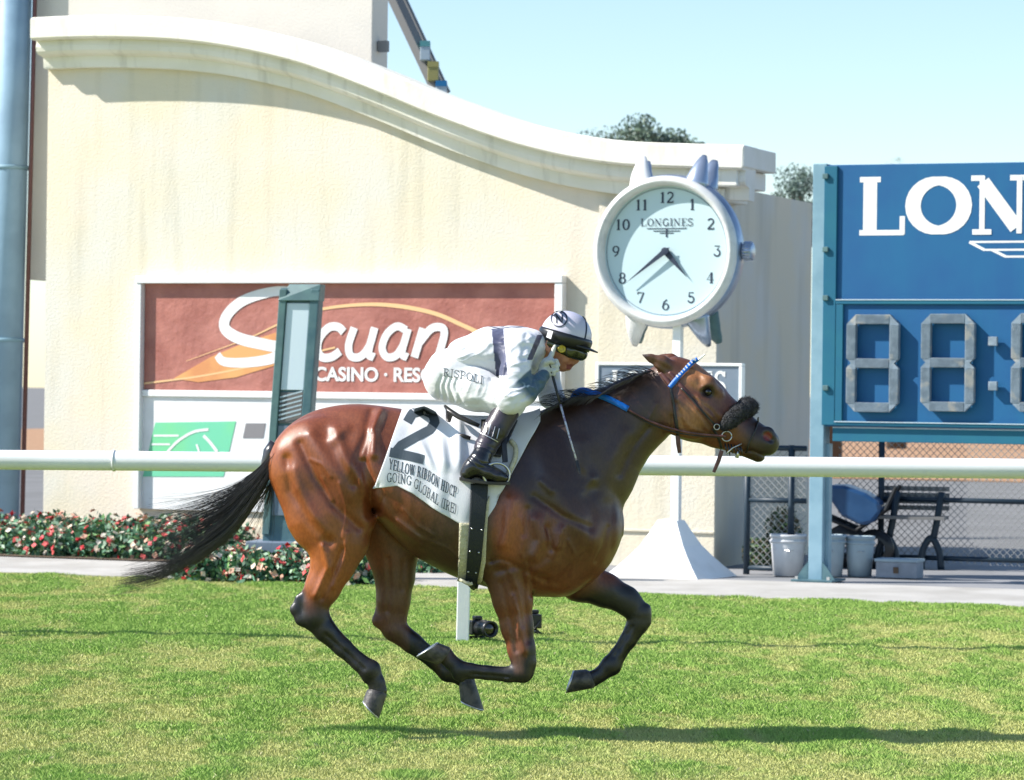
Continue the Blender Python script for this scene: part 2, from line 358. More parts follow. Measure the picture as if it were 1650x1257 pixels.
# ================================================================== SETTING
def gy(u, v): return CH*F/((v-V0)*cr-(u-U0)*sr)              # ground depth seen at a pixel
E0, E1 = P(-400, 0, 26.6), P(1650, 0, 23.0)
pa, pb = Vector((-3.95, 25.75, 0)), Vector((3.62, 23.0, 0)); pd = (pb-pa).normalized(); pn = Vector((-pd.y, pd.x, 0))
def path_pt(s, n, z=0): q = pa+pd*s+pn*n; return (q.x, q.y, z)
def sheet(name, pts, z, m, label=None): return tag(mesh_obj(name, [(x, y, z) for x, y, *_ in pts], [tuple(range(len(pts)))], m), kind='structure')
sheet('ground', [(-900,-300),(900,-300),(900,1500),(-900,1500)], -.02, MT['road'])
sheet('turf', [(-40,-5),(40,-5),path_pt(45,0),path_pt(-40,0)], -.008, MT['turf'])
def strip(name, n0, n1, z, m, s0=-40, s1=45, th=.02):
    a, b, c, d = path_pt(s0,n0), path_pt(s1,n0), path_pt(s1,n1), path_pt(s0,n1)
    mb = MB(); vs = [(p[0],p[1],z-th) for p in (a,b,c,d)]+[(p[0],p[1],z) for p in (a,b,c,d)]
    mb.add(vs, [(4,5,6,7),(0,1,5,4),(1,2,6,5),(2,3,7,6),(3,0,4,7)]); return tag(mb.build(name, m), kind='structure')
strip('path', 0, 2.1, .012, MT['concrete'], -40, 45, .03)
strip('paving', 2.1, 6.5, .004, MT['paving'], -40, 45, .02)
strip('dirt_track', 34, 80, .006, MT['dirt'], -40, 60)

# ---- grass blades
def grass():
    n = 1450000; r = RNG
    y = 11.9+(26.0-11.9)*r.random(n)**1.25; x = (r.random(n)*2-1)*(.175*y+1.3)
    k = (x-pa.x)*pn.x+(y-pa.y)*pn.y < .02; x, y = x[k], y[k]; n = len(x)
    n1 = vnoise(x+50, y+50, 1.7, .75, 1); n2 = vnoise(x+50, y+50, 5.3, 2.4, 2); n3 = vnoise(x+50, y+50, 15, 7, 3)
    m = np.clip(.34*n1+.40*n2+.34*n3-.03+.16*sm(19, 22, y)*sm(25,23.4,y)-.08*sm(14.5,13,y), 0, 1)
    m = sm(.33, .72, m)
    h = (.010+.014*n2+.009*r.random(n))*(.75+.5*m); an = r.random(n)*2*PI; wd = .0013+.0013*r.random(n)
    dry = np.array([.52,.53,.20]); gr = np.array([.29,.44,.10]); col = dry*(1-m[:,None])+gr*m[:,None]
    col = col*(.86+.28*r.random((n,1))); col[r.random(n) < .02] = (.62,.58,.34)
    la = r.random(n)*2*PI; lean = h*(.3+.7*r.random(n))
    dx, dy = np.cos(an)*wd, np.sin(an)*wd; z0 = np.full(n, -.01)
    V = np.stack([np.stack([x-dx, y-dy, z0],1), np.stack([x+dx, y+dy, z0],1),
        np.stack([x+np.cos(la)*lean*.4+dx*.6, y+np.sin(la)*lean*.4+dy*.6, h*.6],1), np.stack([x+np.cos(la)*lean, y+np.sin(la)*lean, h],1)],1).reshape(-1,3)
    Fq = np.arange(4*n).reshape(-1,4)
    o = np_mesh('grass', V, Fq, MT['grass'], col=np.repeat(col, 4, 0), smooth=False)
    tag(o, 'short mown green and straw coloured grass of the racecourse', 'grass', kind='stuff')
grass()

# ---- curved stucco wall, coordinates local to the wall front
def wroot(name, label, cat, group=None, org=W0): return root(name, org, -WA, label, cat, group)
wall = wroot('wall', 'long cream stucco wall with a sweeping S curved white cornice', 'wall')
midpx = [(50,64),(120,61),(194,61),(270,64),(339,71),(410,84),(485,103),(560,130),(630,158),(700,187),(800,223),(870,243),(938,257),(1009,266),(1100,270),(1196,273)]
path = [Vector((*WL(u, v, .32), 0)) for u, v in midpx]
path = cat_rom([Vector((p.x, p.y, 0)) for p in path], 5)
aL, aR = path[0].x, 0.0
top = [(p.x, p.y) for p in path if p.x < 0]; top.append((0, top[-1][1]))
mb = MB(); poly = [(aL, 0), (0, 0)]+[(x, z+.02) for x, z in top[::-1]]; mb.prism(poly, 0, .55); mb.box(-3, -.004, .551, 2.8, 0, 3.27); mb.build('wall_face', MT['stucco'], wall)
prof = [(-.05,.205),(.30,.205),(.335,.185),(.335,.015),(.31,.0),(.22,-.004),(.225,-.03),(.235,-.06),(.225,-.10),(.195,-.125),(.14,-.135),(.10,-.145),(.095,-.225),(.085,-.245),(-.05,-.25)]
vs = []; k = len(prof)
for i, p in enumerate(path):
    t = (path[min(i+1,len(path)-1)]-path[max(i-1,0)]).normalized(); n = Vector((-t.y, t.x, 0))
    for o, dz in prof: q = p+n*dz; vs.append((q.x, -o, q.y))
fs = [(i*k+j, (i+1)*k+j, (i+1)*k+(j+1)%k, i*k+(j+1)%k) for i in range(len(path)-1) for j in range(k)]
fs += [tuple(range(k)), tuple(range((len(path)-1)*k, len(path)*k))[::-1]]
co = mesh_obj('cornice', vs, [f[::-1] for f in fs], MT['trim'], wall, True)
es = co.modifiers.new('edges', 'EDGE_SPLIT'); es.split_angle = R(28)
ze = path[-1].y; xe = path[-1].x
mb = MB(); mb.box(.002, xe+.02, -.333, .56, ze+.02, ze+.203); mb.box(.002, xe-.06, -.262, .53, ze-.135, ze+.015); mb.box(.002, .11, -.124, .51, ze-.25, ze-.138)
mb.build('cornice_return', MT['trim'], wall, bevel=.012)
mb = MB(); mb.box(-1.05, .03, -.055, -.003, 0, ze-.26); mb.box(-1.0, .035, -.075, -.056, .30, .325); mb.build('pilaster', MT['stucco'], wall, bevel=.006)
mb = MB(); mb.box(aL+.02, 0.0, -.03, -.002, 0, .25); mb.build('plinth', MT['stucco'], wall, bevel=.006)
# upper block behind the cornice
tw = wroot('roof_block', 'tall plain grey block rising behind the curved cornice', 'building')
a0, _ = WL(52, 50, -.9); a1, _ = WL(600, 50, -.9); a2, _ = WL(1030, 50, -.9)
mb = MB(); mb.box(a0, a1, .9, 1.25, 2.5, 7.5); mb.build('block_face', MT['tower'], tw, bevel=.01)
mb = MB(); mb.box(a1+.01, a1+.10, 1.0, 1.06, WL(626,74,-1)[1]-.05, WL(626,74,-1)[1]+.05); mb.build('lamp_bracket', MT['far'], tw)
# slanting roof beam with hanging boxes
Yb = 34.0
rb = root('lighting_gantry', P(700,150,Yb), 0, 'slanting dark beam with three small boxes against the sky', 'gantry')
def rel(o, p): return p-o.location
mb = MB(); mb.tube([rel(rb, P(628,-20,Yb)), rel(rb, P(718,172,Yb))], .075, 4); mb.build('beam', MT['far'], rb)
mb = MB(); mb.tube([rel(rb, P(643,-20,Yb+.3)), rel(rb, P(722,150,Yb+.3))], .03, 4); mb.build('brace', MT['far'], rb)
for (u, v, w_, h_, m1, m2) in ((685,83,15,30,'pale','tealb'),(698,116,17,30,'olive','olive'),(711,146,17,28,'pale','blueb')):
    c = rel(rb, P(u,v,Yb-.1)); s_ = Yb/F; mb = MB(); mb.box(c.x-w_/2*s_, c.x+w_/2*s_, -.2, .0, c.z-h_/2*s_, c.z+h_/2*s_)
    b_ = mb.build('hanging_box', MT[m1], rb, bevel=.005)
    mb = MB(); mb.box(c.x-w_/2*s_-.004, c.x+w_/2*s_+.004, -.205, .005, c.z+h_/2*s_-.055, c.z+h_/2*s_+.004); mb.build('box_lid', MT[m2], b_)

# ---- left blue pole
lp = root('steel_pole', P(6,900,31.2)*1, 0, 'thick blue steel pole at the left end of the wall', 'pole'); lp.location.z = 0
mb = MB(); mb.tube([(-.03,0,0),(.055,0,7)], .17, 28); mb.build('shaft', MT['steel'], lp, True)
for z in (1.9, 3.55): mb = MB(); mb.tube([(z*.012-.03,0,z),(z*.012-.0299,0,z+.04)], .178, 28); mb.build('band', MT['steel2'], lp, True)
mb = MB(); mb.tube([(.185,-.1,.0),(.27,-.1,7)], .022, 8); mb.build('gap_strip', MT['brown'], lp, True)  # dark strip added for the shade in the gap between pole and wall

# ---- casino sign on the wall
sg = wroot('billboard', 'red casino billboard in a white frame on the cream wall', 'sign')
L0, Zt = WL(222,447,.08); R0, _ = WL(908,443,.08); _, Zm = WL(560,634,.08); _, Zb = WL(300,822,.08)
def sgp(u, v, off=.03): return WL(u, v, off)
mb = MB(); mb.box(L0+.05, R0-.07, -.03, .0, Zm, Zt-.05); mb.build('red_panel', MT['red'], sg)
mb = MB(); mb.box(L0+.02, R0-.07, -.035, .0, Zb, Zm-.03); mb.build('lower_panel', MT['signw'], sg)
mb = MB(); mb.box(L0-.01, R0, -.11, -.001, Zt-.055, Zt+.01); mb.box(L0-.01, L0+.045, -.10, -.001, Zb, Zt-.056); mb.box(R0-.075, R0, -.10, -.001, .25, Zt-.056); mb.box(L0+.046, R0-.076, -.06, -.036, Zm-.05, Zm+.01)
mb.build('frame', MT['white'], sg, bevel=.006)
OF = .034
def spx(pts, off=OF): return [sgp(u, v, off) for u, v in pts]
mb = MB(); mb.prism(spx([(280,610),(340,575),(400,550),(470,528),(500,520),(508,545),(440,590),(380,608),(320,616)]), -OF, -.0305); mb.build('swoosh', MT['gold'], sg)
mb = MB()
mb.ribbon([tuple(q[:2]) for q in cat_rom([(*p, 0) for p in spx([(232,618),(330,605),(440,583),(540,560)])], 6)], [.008,.01,.012,.02]*0 or .016, -OF-.001)
mb.ribbon([tuple(q[:2]) for q in cat_rom([(*p, 0) for p in spx([(300,582),(400,545),(450,522),(510,500),(580,491),(640,493),(700,505),(745,524),(780,540)])], 6)], [.004+.0011*min(i,30) for i in range(49)], -OF-.0006)
mb.build('swoosh_line', MT['goldl'], sg)
mb = MB()
def stroke(pts, w, off=.002):
    q = cat_rom([(*p, 0) for p in spx(pts)], 6); mb.ribbon([(a.x, a.y) for a in q], w, -OF-off)
S = [(505,475),(478,470),(440,470),(395,483),(368,505),(362,528),(385,545),(430,556),(455,562),(440,577),(400,584),(362,583),(350,572)]
nS = (len(S)-1)*6+1; stroke(S, [.07+.035*math.sin(PI*i/nS) for i in range(nS)])
stroke([(468,540),(462,565),(474,575),(492,560),(503,530)], .07, .0024); stroke([(508,525),(497,590),(478,615),(462,612)], .06, .0028)
stroke([(554,535),(545,527),(530,528),(515,545),(512,565),(520,576),(535,575),(548,566)], .075, .003)
stroke([(571,528),(562,556),(566,574),(582,574),(596,556),(603,530)], .072, .0034); stroke([(604,528),(594,568),(603,576)], .072, .0038)
stroke([(655,532),(640,526),(624,538),(616,560),(623,575),(638,573),(650,556),(658,530)], .07, .0042); stroke([(658,530),(648,568),(657,576)], .07, .0046)
stroke([(682,529),(668,576)], .075, .005); stroke([(676,552),(695,530),(712,528),(716,540),(706,576)], .072, .0054)
x0, z0 = sgp(507,613); text_mesh(mb, 'CASINO · RESORT', x0, z0, .170, -OF-.002, bold=.03)
mb.build('lettering', MT['signw'], sg)
OF = .039
mb = MB(); mb.prism(spx([(250,681),(380,679),(360,768),(230,768)], OF), -OF, -.0352); mb.build('green_logo', MT['green'], sg)
mb = MB(); OFs = OF; 
def st2(pts, w, k): 
    q = cat_rom([(*p, 0) for p in spx(pts, OF)], 5); mb.ribbon([(a.x, a.y) for a in q], w, -OF-k)
st2([(248,702),(288,702)], .018, .002); st2([(244,716),(274,716)], .018, .002); st2([(270,728),(288,710),(312,696),(336,692)], .025, .003)
st2([(328,702),(338,712),(350,728)], .03, .0034); st2([(317,716),(321,728)], .02, .0038); st2([(236,745),(300,746)], .018, .002)
mb.build('horse_mark', MT['signw'], sg)
mb = MB(); mb.prism(spx([(396,682),(428,682),(424,706),(391,706)], OF), -OF, -.0352); mb.build('grey_mark', MT['grey'], sg)

# ---- finish line pole in the flower bed
fp = root('finish_post', (P(451,938,25.4).x, 25.4, 0), -.18, 'teal finish post with a pale glowing face and a louvred vent', 'post')
Ph = 1.5+(V0-462)/F*25.4
def fpb(nm, x0, x1, y0, y1, z0, z1, m, bev=.006, lean=.05, par=None):
    b = MB(); b.box(x0,x1,y0,y1,z0,z1); b.v = [(x+lean*z, y, z) for x, y, z in b.v]; return b.build(nm, MT[m], par or fp, bevel=bev)
lean = .062
fpb('post_body', -.165, .155, .0, .13, .0, Ph-.03, 'teal', lean=lean)
fpb('post_edge', -.165, -.105, -.03, -.002, .35, Ph-.04, 'tealg', lean=lean); fpb('post_edge', .085, .155, -.03, -.002, .35, Ph-.04, 'teal', lean=lean)
fpb('light_face', -.10, .08, -.012, -.003, 1.48, Ph-.15, 'lamp', .002, lean)
v_ = fpb('vent', -.10, .08, -.010, -.003, 1.22, 1.46, 'vent', .002, lean)
for i in range(6): 
    b = MB(); z = 1.24+i*.035; b.add([(-.10+lean*z,-.02,z),(.08+lean*z,-.02,z+.05),(.08+lean*z,-.02,z+.062),(-.10+lean*z,-.02,z+.012)], [(0,1,2,3)]); b.build('louvre', MT['pale'], v_)
fpb('lower_face', -.10, .08, -.012, -.003, .5, 1.20, 'dgrey', .002, lean); fpb('base_box', -.25, .22, -.12, .3, .0, .30, 'dgrey', .01, 0)
b = MB(); b.add([(x+lean*z, y, z) for x, y, z in [(-.17,-.04,Ph-.13),(.16,-.04,Ph-.13),(.16,.14,Ph-.13),(-.17,.14,Ph-.13),(-.10,.02,Ph),(.16,-.02,Ph),(.16,.14,Ph),(-.10,.14,Ph)]], [(3,2,1,0),(4,5,6,7),(0,1,5,4),(1,2,6,5),(2,3,7,6),(3,0,4,7)])
b.build('cap', MT['tealg'], fp, bevel=.004)

# ---- flower beds
def bed(name, area, n, label, hmax, seed):
    r = np.random.default_rng(seed); V = []; C = []; 
    def pt(s, t, z): 
        p = area(s, t); return np.array([p[0], p[1], z])
    nc = n//90; cen = [(r.random(), r.random()) for _ in range(nc)]
    G = [np.array(c) for c in [(.04,.13,.06),(.07,.20,.10),(.16,.30,.10),(.03,.09,.05),(.30,.42,.28),(.12,.25,.16)]]
    for ci, (s, t) in enumerate(cen):
        c = pt(s, t, 0); hh = hmax*(.65+.5*r.random()); rad = .14+.07*r.random()
        for i in range(90):
            d = r.normal(size=3); d /= np.linalg.norm(d); d[2] = abs(d[2]); q = c+d*np.array([rad,rad,hh])*(.55+.5*r.random()**.5)
            fl = i < 8 and d[2] > .1
            a = r.normal(size=3); a /= np.linalg.norm(a); bb = np.cross(a, r.normal(size=3)); bb /= np.linalg.norm(bb)
            if fl:
                q = c+d*np.array([rad,rad,hh])*1.08; fc = [(.55,.03,.04),(.60,.10,.09),(.72,.40,.28),(.74,.60,.45),(.74,.66,.55)][r.integers(5)]
                for kk in range(4):
                    e = r.normal(size=3); e /= np.linalg.norm(e); g = np.cross(e, d); g /= np.linalg.norm(g)+1e-6; sz = .016+.018*r.random(); e = np.cross(g, d)+d*.4*r.normal()
                    V += [q-e*sz, q+g*sz*.8, q+e*sz, q-g*sz*.8]; C += [fc]*4
            else:
                sz = .022+.02*r.random(); cc = G[r.integers(len(G))]*(.7+.6*r.random())
                V += [q-a*sz, q+bb*sz*.5, q+a*sz, q-bb*sz*.5]; C += [cc]*4
    V = np.array(V); o = np_mesh(name, V, np.arange(len(V)).reshape(-1,4), MT['leaf'], col=np.array(C), smooth=False)
    return tag(o, label, 'flower bed', kind='stuff')
def wpt(u0, u1, back, front): 
    def f(s, t):
        u = u0+(u1-u0)*s; a, _ = WL(u, 900, .0); off = back+(front-back)*t; q = W0+A3*a+N3*off; return q.x, q.y
    return f
bed('flower_bed', wpt(-20, 420, .2, 1.7), 26000, 'long bed of red and white flowers along the foot of the wall', .31, 3)
bed('flower_bed', lambda s, t: (P(315+300*s, 900, 25.2).x, 24.95+.9*t-.35*s), 15000, 'low flower bed with red blooms around the teal finish post', .25, 5)
bed('flower_bed', lambda s, t: (P(655+50*s, 900, 26.4).x, 26.4+.3*t), 900, 'small patch of reddish plants below the horse belly', .16, 8)
def soil(nm, pts): 
    tag(mesh_obj(nm, pts, [tuple(range(len(pts)))], MT['soil']), kind='structure')
q = [W0+A3*WL(-60,900)[0]+N3*1.95, W0+A3*WL(560,900)[0]+N3*1.95, W0+A3*WL(560,900)[0]+N3*.0, W0+A3*WL(-60,900)[0]+N3*0]
soil('bed_soil', [(p.x, p.y, .022) for p in q])
soil('bed_soil', [(P(310,900,25).x,24.95,.03),(P(620,900,25).x,24.5,.03),(P(620,900,25).x,25.9,.03),(P(310,900,25).x,26.2,.03)])

# ---- clock on its pole
YC = 26.4; cc = P(1073,405,YC); ck = root('pole_clock', (P(1084,925,YC).x+.02, YC, 0), -WA, 'giant white wristwatch shaped clock on a white pole with a flared base', 'clock')
inv = Matrix.Rotation(WA, 3, 'Z')
def cl(p): return inv @ (Vector(p)-ck.location)
c0 = cl(cc); s_ = YC/F; Ro = 122*s_; Ri = 108*s_
mb = MB(); mb.lathe([(Ri-.012,.02),(Ri-.006,-.05),(Ri+.02,-.085),(Ro-.035,-.08),(Ro-.004,-.05),(Ro,-.015),(Ro-.012,.0)], (c0.x,c0.y,c0.z), 'y', 72); mb.build('bezel', MT['bezel'], ck, True)
mb = MB(); mb.lathe([(Ro-.014,.001),(Ro+.012,.03),(Ro+.015,.12),(Ro-.02,.17),(Ro-.08,.20),(.001,.21)], (c0.x,c0.y,c0.z), 'y', 72); mb.build('case', MT['chrome'], ck, True)
mb = MB(); mb.lathe([(.0005,.015),(Ri,.015)], (c0.x,c0.y,c0.z), 'y', 72); dl = mb.build('dial', MT['dial'], ck)
for i in range(1, 13):
    mb = MB(); a = R(90-30*i); rr = Ri*.80; write(mb, str(i), c0.x+rr*math.cos(a), c0.z+rr*math.sin(a)-.042, .088, c0.y+.012, stem=.2, center=True); mb.build('numeral', MT['navy'], dl)
mb = MB(); mb.ribbon([(c0.x+Ri*.95*math.cos(R(a_)), c0.z+Ri*.95*math.sin(R(a_))) for a_ in range(0, 360, 6)], .006, c0.y+.0125, True); mb.build('minute_track', MT['dgrey'], dl)
mb = MB()
write(mb, 'LONGINES', c0.x, c0.z+.205, .062, c0.y+.012, stem=.15, center=True, cond=.93)
for dz, hw in ((.185,.17),(.165,.115),(.148,.06)):
    mb.ribbon([(c0.x-hw, c0.z+dz), (c0.x+hw, c0.z+dz)], .007, c0.y+.0115)
mb.ribbon([(c0.x, c0.z+.185),(c0.x, c0.z+.115)], .014, c0.y+.0110)
mb.build('dial_lettering', MT['navy'], dl)
for nm, dx, dz, w_, yo in (('hour_hand', 34, -42, .028, -.008), ('minute_hand', -60, -50, .022, -.022)):
    dx *= s_/math.cos(WA); dz *= s_; mb = MB(); L = math.hypot(dx, dz); n = (-dz/L, dx/L)
    mb.prism([(c0.x+n[0]*w_, c0.z+n[1]*w_), (c0.x+dx, c0.z+dz), (c0.x-n[0]*w_, c0.z-n[1]*w_), (c0.x-dx*.12, c0.z-dz*.12)], c0.y+yo-.006, c0.y+yo); mb.build(nm, MT['navy'], ck)
mb = MB(); mb.lathe([(.03,.0),(.03,-.035),(.001,-.037)], (c0.x,c0.y,c0.z), 'y', 20); mb.build('hub', MT['navy'], ck)
for sx, sz in ((-1,1),(1,1),(-1,-1),(1,-1)):
    F2 = []
    for k in range(7):
        t = k/6; rr = (.96+.42*t)*Ro; a = R(90-23+5*t) if sz > 0 else -R(90-25+3*t)
        F2.append(Vector((c0.x+sx*rr*math.cos(a), c0.y+.05-.03*math.sin(PI*t)+.12*t, c0.z+rr*math.sin(a)*.97)))
    mb = MB(); mb.tube(F2, [.115,.10,.088,.074,.06,.045,.022], 14, .7); mb.build('lug', MT['bezel'] if sx < 0 else MT['chrome'], ck, True)
    mb = MB(); mb.tube([p_+Vector((.03*sx, .17, -.03*sz)) for p_ in F2], [.10,.095,.085,.075,.06,.05,.03], 12, .6); mb.build('lug_bracket', MT['tealg'] if sz < 0 else MT['chrome'], ck, True)
b = MB(); prev = []
for k in range(25):
    a = 2*PI*k/24
for k in range(20):
    a = 2*PI*k/20
b.lathe([(.001,0),(.06,0),(.075,.01),(.075,.075),(.06,.085),(.001,.085)], (0,0,0), 'z', 20); b.v = [(c0.x+Ro+.015+z, c0.y+.09+x, c0.z+y) for x, y, z in b.v]
crw = b.build('crown', MT['chrome'], ck, True)
mb = MB()
for k in range(20):
    a = 2*PI*k/20; mb.box(0,0,0,0,0,0) if False else mb.tube([(c0.x+Ro+.028, c0.y+.09+.076*math.cos(a), c0.z+.076*math.sin(a)), (c0.x+Ro+.088, c0.y+.09+.076*math.cos(a), c0.z+.076*math.sin(a))], .006, 5)
mb.build('crown_ribs', MT['chrome'], crw)
ptop = c0.z-Ro*.98
mb = MB(); mb.box(-.036,.036,-.036,.036,.40,ptop+.05); mb.build('pole', MT['white'], ck, bevel=.006)
mb = MB(); prf = [(.39,.03),(.33,.09),(.26,.17),(.19,.26),(.13,.37),(.085,.46),(.05,.47)]
vs = []; 
for h_, z in [(.42,.0)]+prf: vs += [(-h_,-h_,z),(h_,-h_,z),(h_,h_,z),(-h_,h_,z)]
fs = [(4*i+j, 4*i+(j+1)%4, 4*i+4+(j+1)%4, 4*i+4+j) for i in range(7) for j in range(4)]+[(28,29,30,31)]
mb.add(vs, fs); bs = mb.build('base', MT['white'], ck, bevel=.004); bs.rotation_euler.z = R(-4); bs.location.x = -.04
# name panel under the clock
Yp = YC-.12; 
a_ = cl(P(959,584,Yp)); b2 = cl(P(1197,583,Yp-.1)); zb = cl(P(1100,672,Yp)).z; xl, xr, zt = a_.x*1.0, b2.x, a_.z
xl = cl(P(1084,600,Yp)).x-(1084-960)*s_/math.cos(WA)*1.0; xr = xl+(1195-960)*s_/math.cos(WA)*.985
np_ = root('name_panel', ck.location+Vector((0,0,0)), -WA, 'grey name panel in a white frame fixed to the clock pole', 'sign')
mb = MB(); mb.box(xl+.03, xr-.03, -.10, -.05, zb+.03, zt-.02); mb.build('panel', MT['dgrey'], np_)
mb = MB(); mb.box(xl, xr, -.115, -.038, zt-.019, zt+.005); mb.box(xl, xr, -.115, -.038, zb, zb+.029); mb.box(xl, xl+.029, -.114, -.037, zb+.03, zt-.02); mb.box(xr-.029, xr, -.114, -.037, zb+.03, zt-.02); mb.build('frame', MT['white'], np_, bevel=.004)
mb = MB(); write(mb, 'LONGINES', (xl+xr)/2+.0, zt-.25, .19, -.102, stem=.17, center=True, cond=.66)
for i in range(3): mb.box(xl+.09+i*.055, xl+.125+i*.055, -.103, -.1005, zt-.15, zt-.125)
mb.build('lettering', MT['signw'], np_)

# ---- timing board
Bo = P(1322, 938, 25.9); Bo = Vector((Bo.x, 25.9, 0))
bd = root('timing_board', Bo, -WA, 'big blue timing board with white lettering and grey digits', 'scoreboard')
def BL(u, v, off=0): return WL(u, v, off, Bo)
xl, zt = BL(1328,266,.1); _, zb = BL(1340,687,.1); _, zb2 = BL(1340,711,.1); XR = xl+5.2
mb = MB(); mb.box(xl, XR, -.10, .25, zb, zt); mb.build('cabinet', MT['board'], bd, bevel=.006)
mb = MB(); mb.box(xl+.09, XR, -.085, .2, zb2, zb-.004); mb.build('skirt', MT['boardt'], bd, bevel=.004)
x1, z1 = BL(1347,483,.12); _, z2 = BL(1347,678,.12)
mb = MB(); mb.box(xl+.01, x1, -.125, -.101, zb+.01, zt-.01); mb.box(x1+.0005, XR-.05, -.125, -.101, z1-.035, z1); mb.box(x1+.0005, XR-.05, -.125, -.101, zb+.01, z2)
mb.box(x1+.0005, x1+.06, -.122, -.101, z2+.001, z1-.036); mb.build('bezel_frame', MT['boardt'], bd, bevel=.004)
mb = MB(); mb.box(x1, XR-.05, -.130, -.1255, z1-.004, z1+.004); mb.box(x1, XR-.05, -.134, -.1255, z2-.010, z2-.003); mb.box(xl+.09, XR, -.09, -.0855, zb-.012, zb-.005); mb.build('edge_trim', MT['pale'], bd)
# lettering
xa, zl = BL(1382,378,.101); _, zh = BL(1382,287,.101); hL = (zh-zl)*1.0
mb = MB(); write(mb, 'L@NGINES', xa, zl, hL, -.1012, stem=.25, cond=1.0, gap=-.03)
xw, zw = BL(1562,390,.101); 
for i, (dx, dz, L) in enumerate(((0,0,2.1),(.11,-.062,1.9),(.28,-.115,1.5))):
    mb.ribbon([(xw+dx, zw+dz), (xw+dx+L, zw+dz)], .016, -.1013); 
mb.ribbon([(xw,zw),(xw+.12,zw-.062)], .022, -.1018); mb.ribbon([(xw+.18,zw-.062),(xw+.29,zw-.115)], .022, -.1018)
mb.build('lettering', MT['signw'], bd)
def seg(x, z, L, wd, vert):
    h = wd/2; p = [(0,0),(h,h),(L-h,h),(L,0),(L-h,-h),(h,-h)]
    return [(x+b_, z+a_) if vert else (x+a_, z+b_) for a_, b_ in p]
def digit(u0, u1, vt, vb):
    ua = BL(u0, (vt+vb)/2, .13)[0]; ub = BL(u1, (vt+vb)/2, .13)[0]; zt_ = BL((u0+u1)/2, vt, .13)[1]; zb_ = BL((u0+u1)/2, vb, .13)[1]
    wd = .075; ua += wd/2; ub -= wd/2; zt_ -= wd/2; zb_ += wd/2; zm = (zt_+zb_)/2; L = ub-ua
    o = None
    for (x, z, l, vert) in ((ua,zt_,L,0),(ua,zm,L,0),(ua,zb_,L,0),(ua,zm,zt_-zm,1),(ub,zm,zt_-zm,1),(ua,zb_,zm-zb_,1),(ub,zb_,zm-zb_,1)):
        m2 = MB(); m2.prism(seg(x, z, l, wd, vert), -.175, -.1245)
        nr = int(l/.011)
        for k in range(3, nr-3):
            q = k*.011
            if vert: m2.box(x-wd/2+.004, x+wd/2-.004, -.180, -.1755, z+q, z+q+.006)
            else: m2.box(x+q, x+q+.006, -.180, -.1755, z-wd/2+.004, z+wd/2-.004)
        if o is None: o = m2
        else: o.add(m2.v, m2.f)
    return o.build('digit', MT['digit'], bd)
digit(1366,1450,507,664); digit(1486,1572,506,663); digit(1631,1715,505,664); digit(1745,1825,504,664)
for v in (550, 622):
    a_, z_ = BL(1601, v, .13); mb = MB(); mb.box(a_-.035, a_+.035, -.165, -.124, z_-.035, z_+.035); mb.build('colon_dot', MT['digit'], bd, bevel=.004)
pl_, _ = BL(1306,600,.12); pr_ = pl_+.115
mb = MB(); mb.box(pl_, pr_, -.12, .05, .0, zt+.01); po = mb.build('post', MT['steel2'], bd, bevel=.006)
mb = MB(); mb.box(pr_+.001, pr_+.03, -.05, .03, .0, zb2-.02); mb.build('post_flange', MT['steel2'], bd)
xc = (pl_+pr_)/2; mb = MB(); mb.box(xc-.17, xc+.17, -.22, .16, .0125, .03); 
mb.build('base_plate', MT['teal'], bd, bevel=.003)
for sx in (-1, 1):
    mb = MB(); mb.prism([(xc+sx*.058,.0305),(xc+sx*.16,.0305),(xc+sx*.10,.12),(xc+sx*.058,.17)], -.12, -.105); mb.build('gusset', MT['teal'], bd)
    mb = MB(); mb.box(xc+sx*.13-.012, xc+sx*.13+.012, -.20, -.176, .0305, .055); mb.build('bolt', MT['metal'], bd)
for v in (284, 402, 480, 625): 
    a_, z_ = BL(1331, v, .13); mb = MB(); mb.box(a_-.025, a_+.02, -.15, -.1255, z_-.02, z_+.02); mb.build('bracket', MT['tealg'], bd, bevel=.004)

# ---- chain link fence and things behind the rail on the right
def fence(name, label, u0, u1, off, vtop, posts, rails, wires=True):
    fr = root(name, Bo, -WA, label, 'fence'); xa, zt_ = BL(u0, vtop, off); xb, _ = BL(u1, vtop, off)
    for u in posts:
        a_, _ = BL(u, 800, off); mb = MB(); mb.tube([(a_,-off,0),(a_,-off,zt_+.03)], .028, 10); mb.build('fence_post', MT['fence'], fr, True)
    for z in rails: mb = MB(); mb.tube([(xa,-off,z),(xb,-off,z)], .022, 8); mb.build('fence_rail', MT['fence'], fr, True)
    if wires:
        mb = MB(); st = .062; H = zt_-.05; n = int((xb-xa+H)/st)
        for i in range(n):
            for sgn in (1,-1):
                xs = xa+i*st if sgn > 0 else xa+i*st
                p = [(xs-H, .05), (xs, .05+H)] if sgn > 0 else [(xs, .05), (xs-H, .05+H)]
                (ax, az), (bx, bz) = p; 
                def clip(ax, az, bx, bz):
                    for lim, s2 in ((xa, 1), (xb, -1)):
                        if (ax-lim)*s2 < 0 and (bx-lim)*s2 < 0: return None
                        if (ax-lim)*s2 < 0: t = (lim-ax)/(bx-ax); ax, az = lim, az+(bz-az)*t
                        if (bx-lim)*s2 < 0: t = (lim-ax)/(bx-ax); bx, bz = lim, az+(bz-az)*t
                    return ax, az, bx, bz
                c = clip(ax, az, bx, bz)
                if c: y = -off+.003*sgn; mb.tube([(c[0], y, c[1]), (c[2], y, c[3])], .0032, 3, cap=False)
        mb.build('wire_mesh', MT['wire'], fr)
    return fr
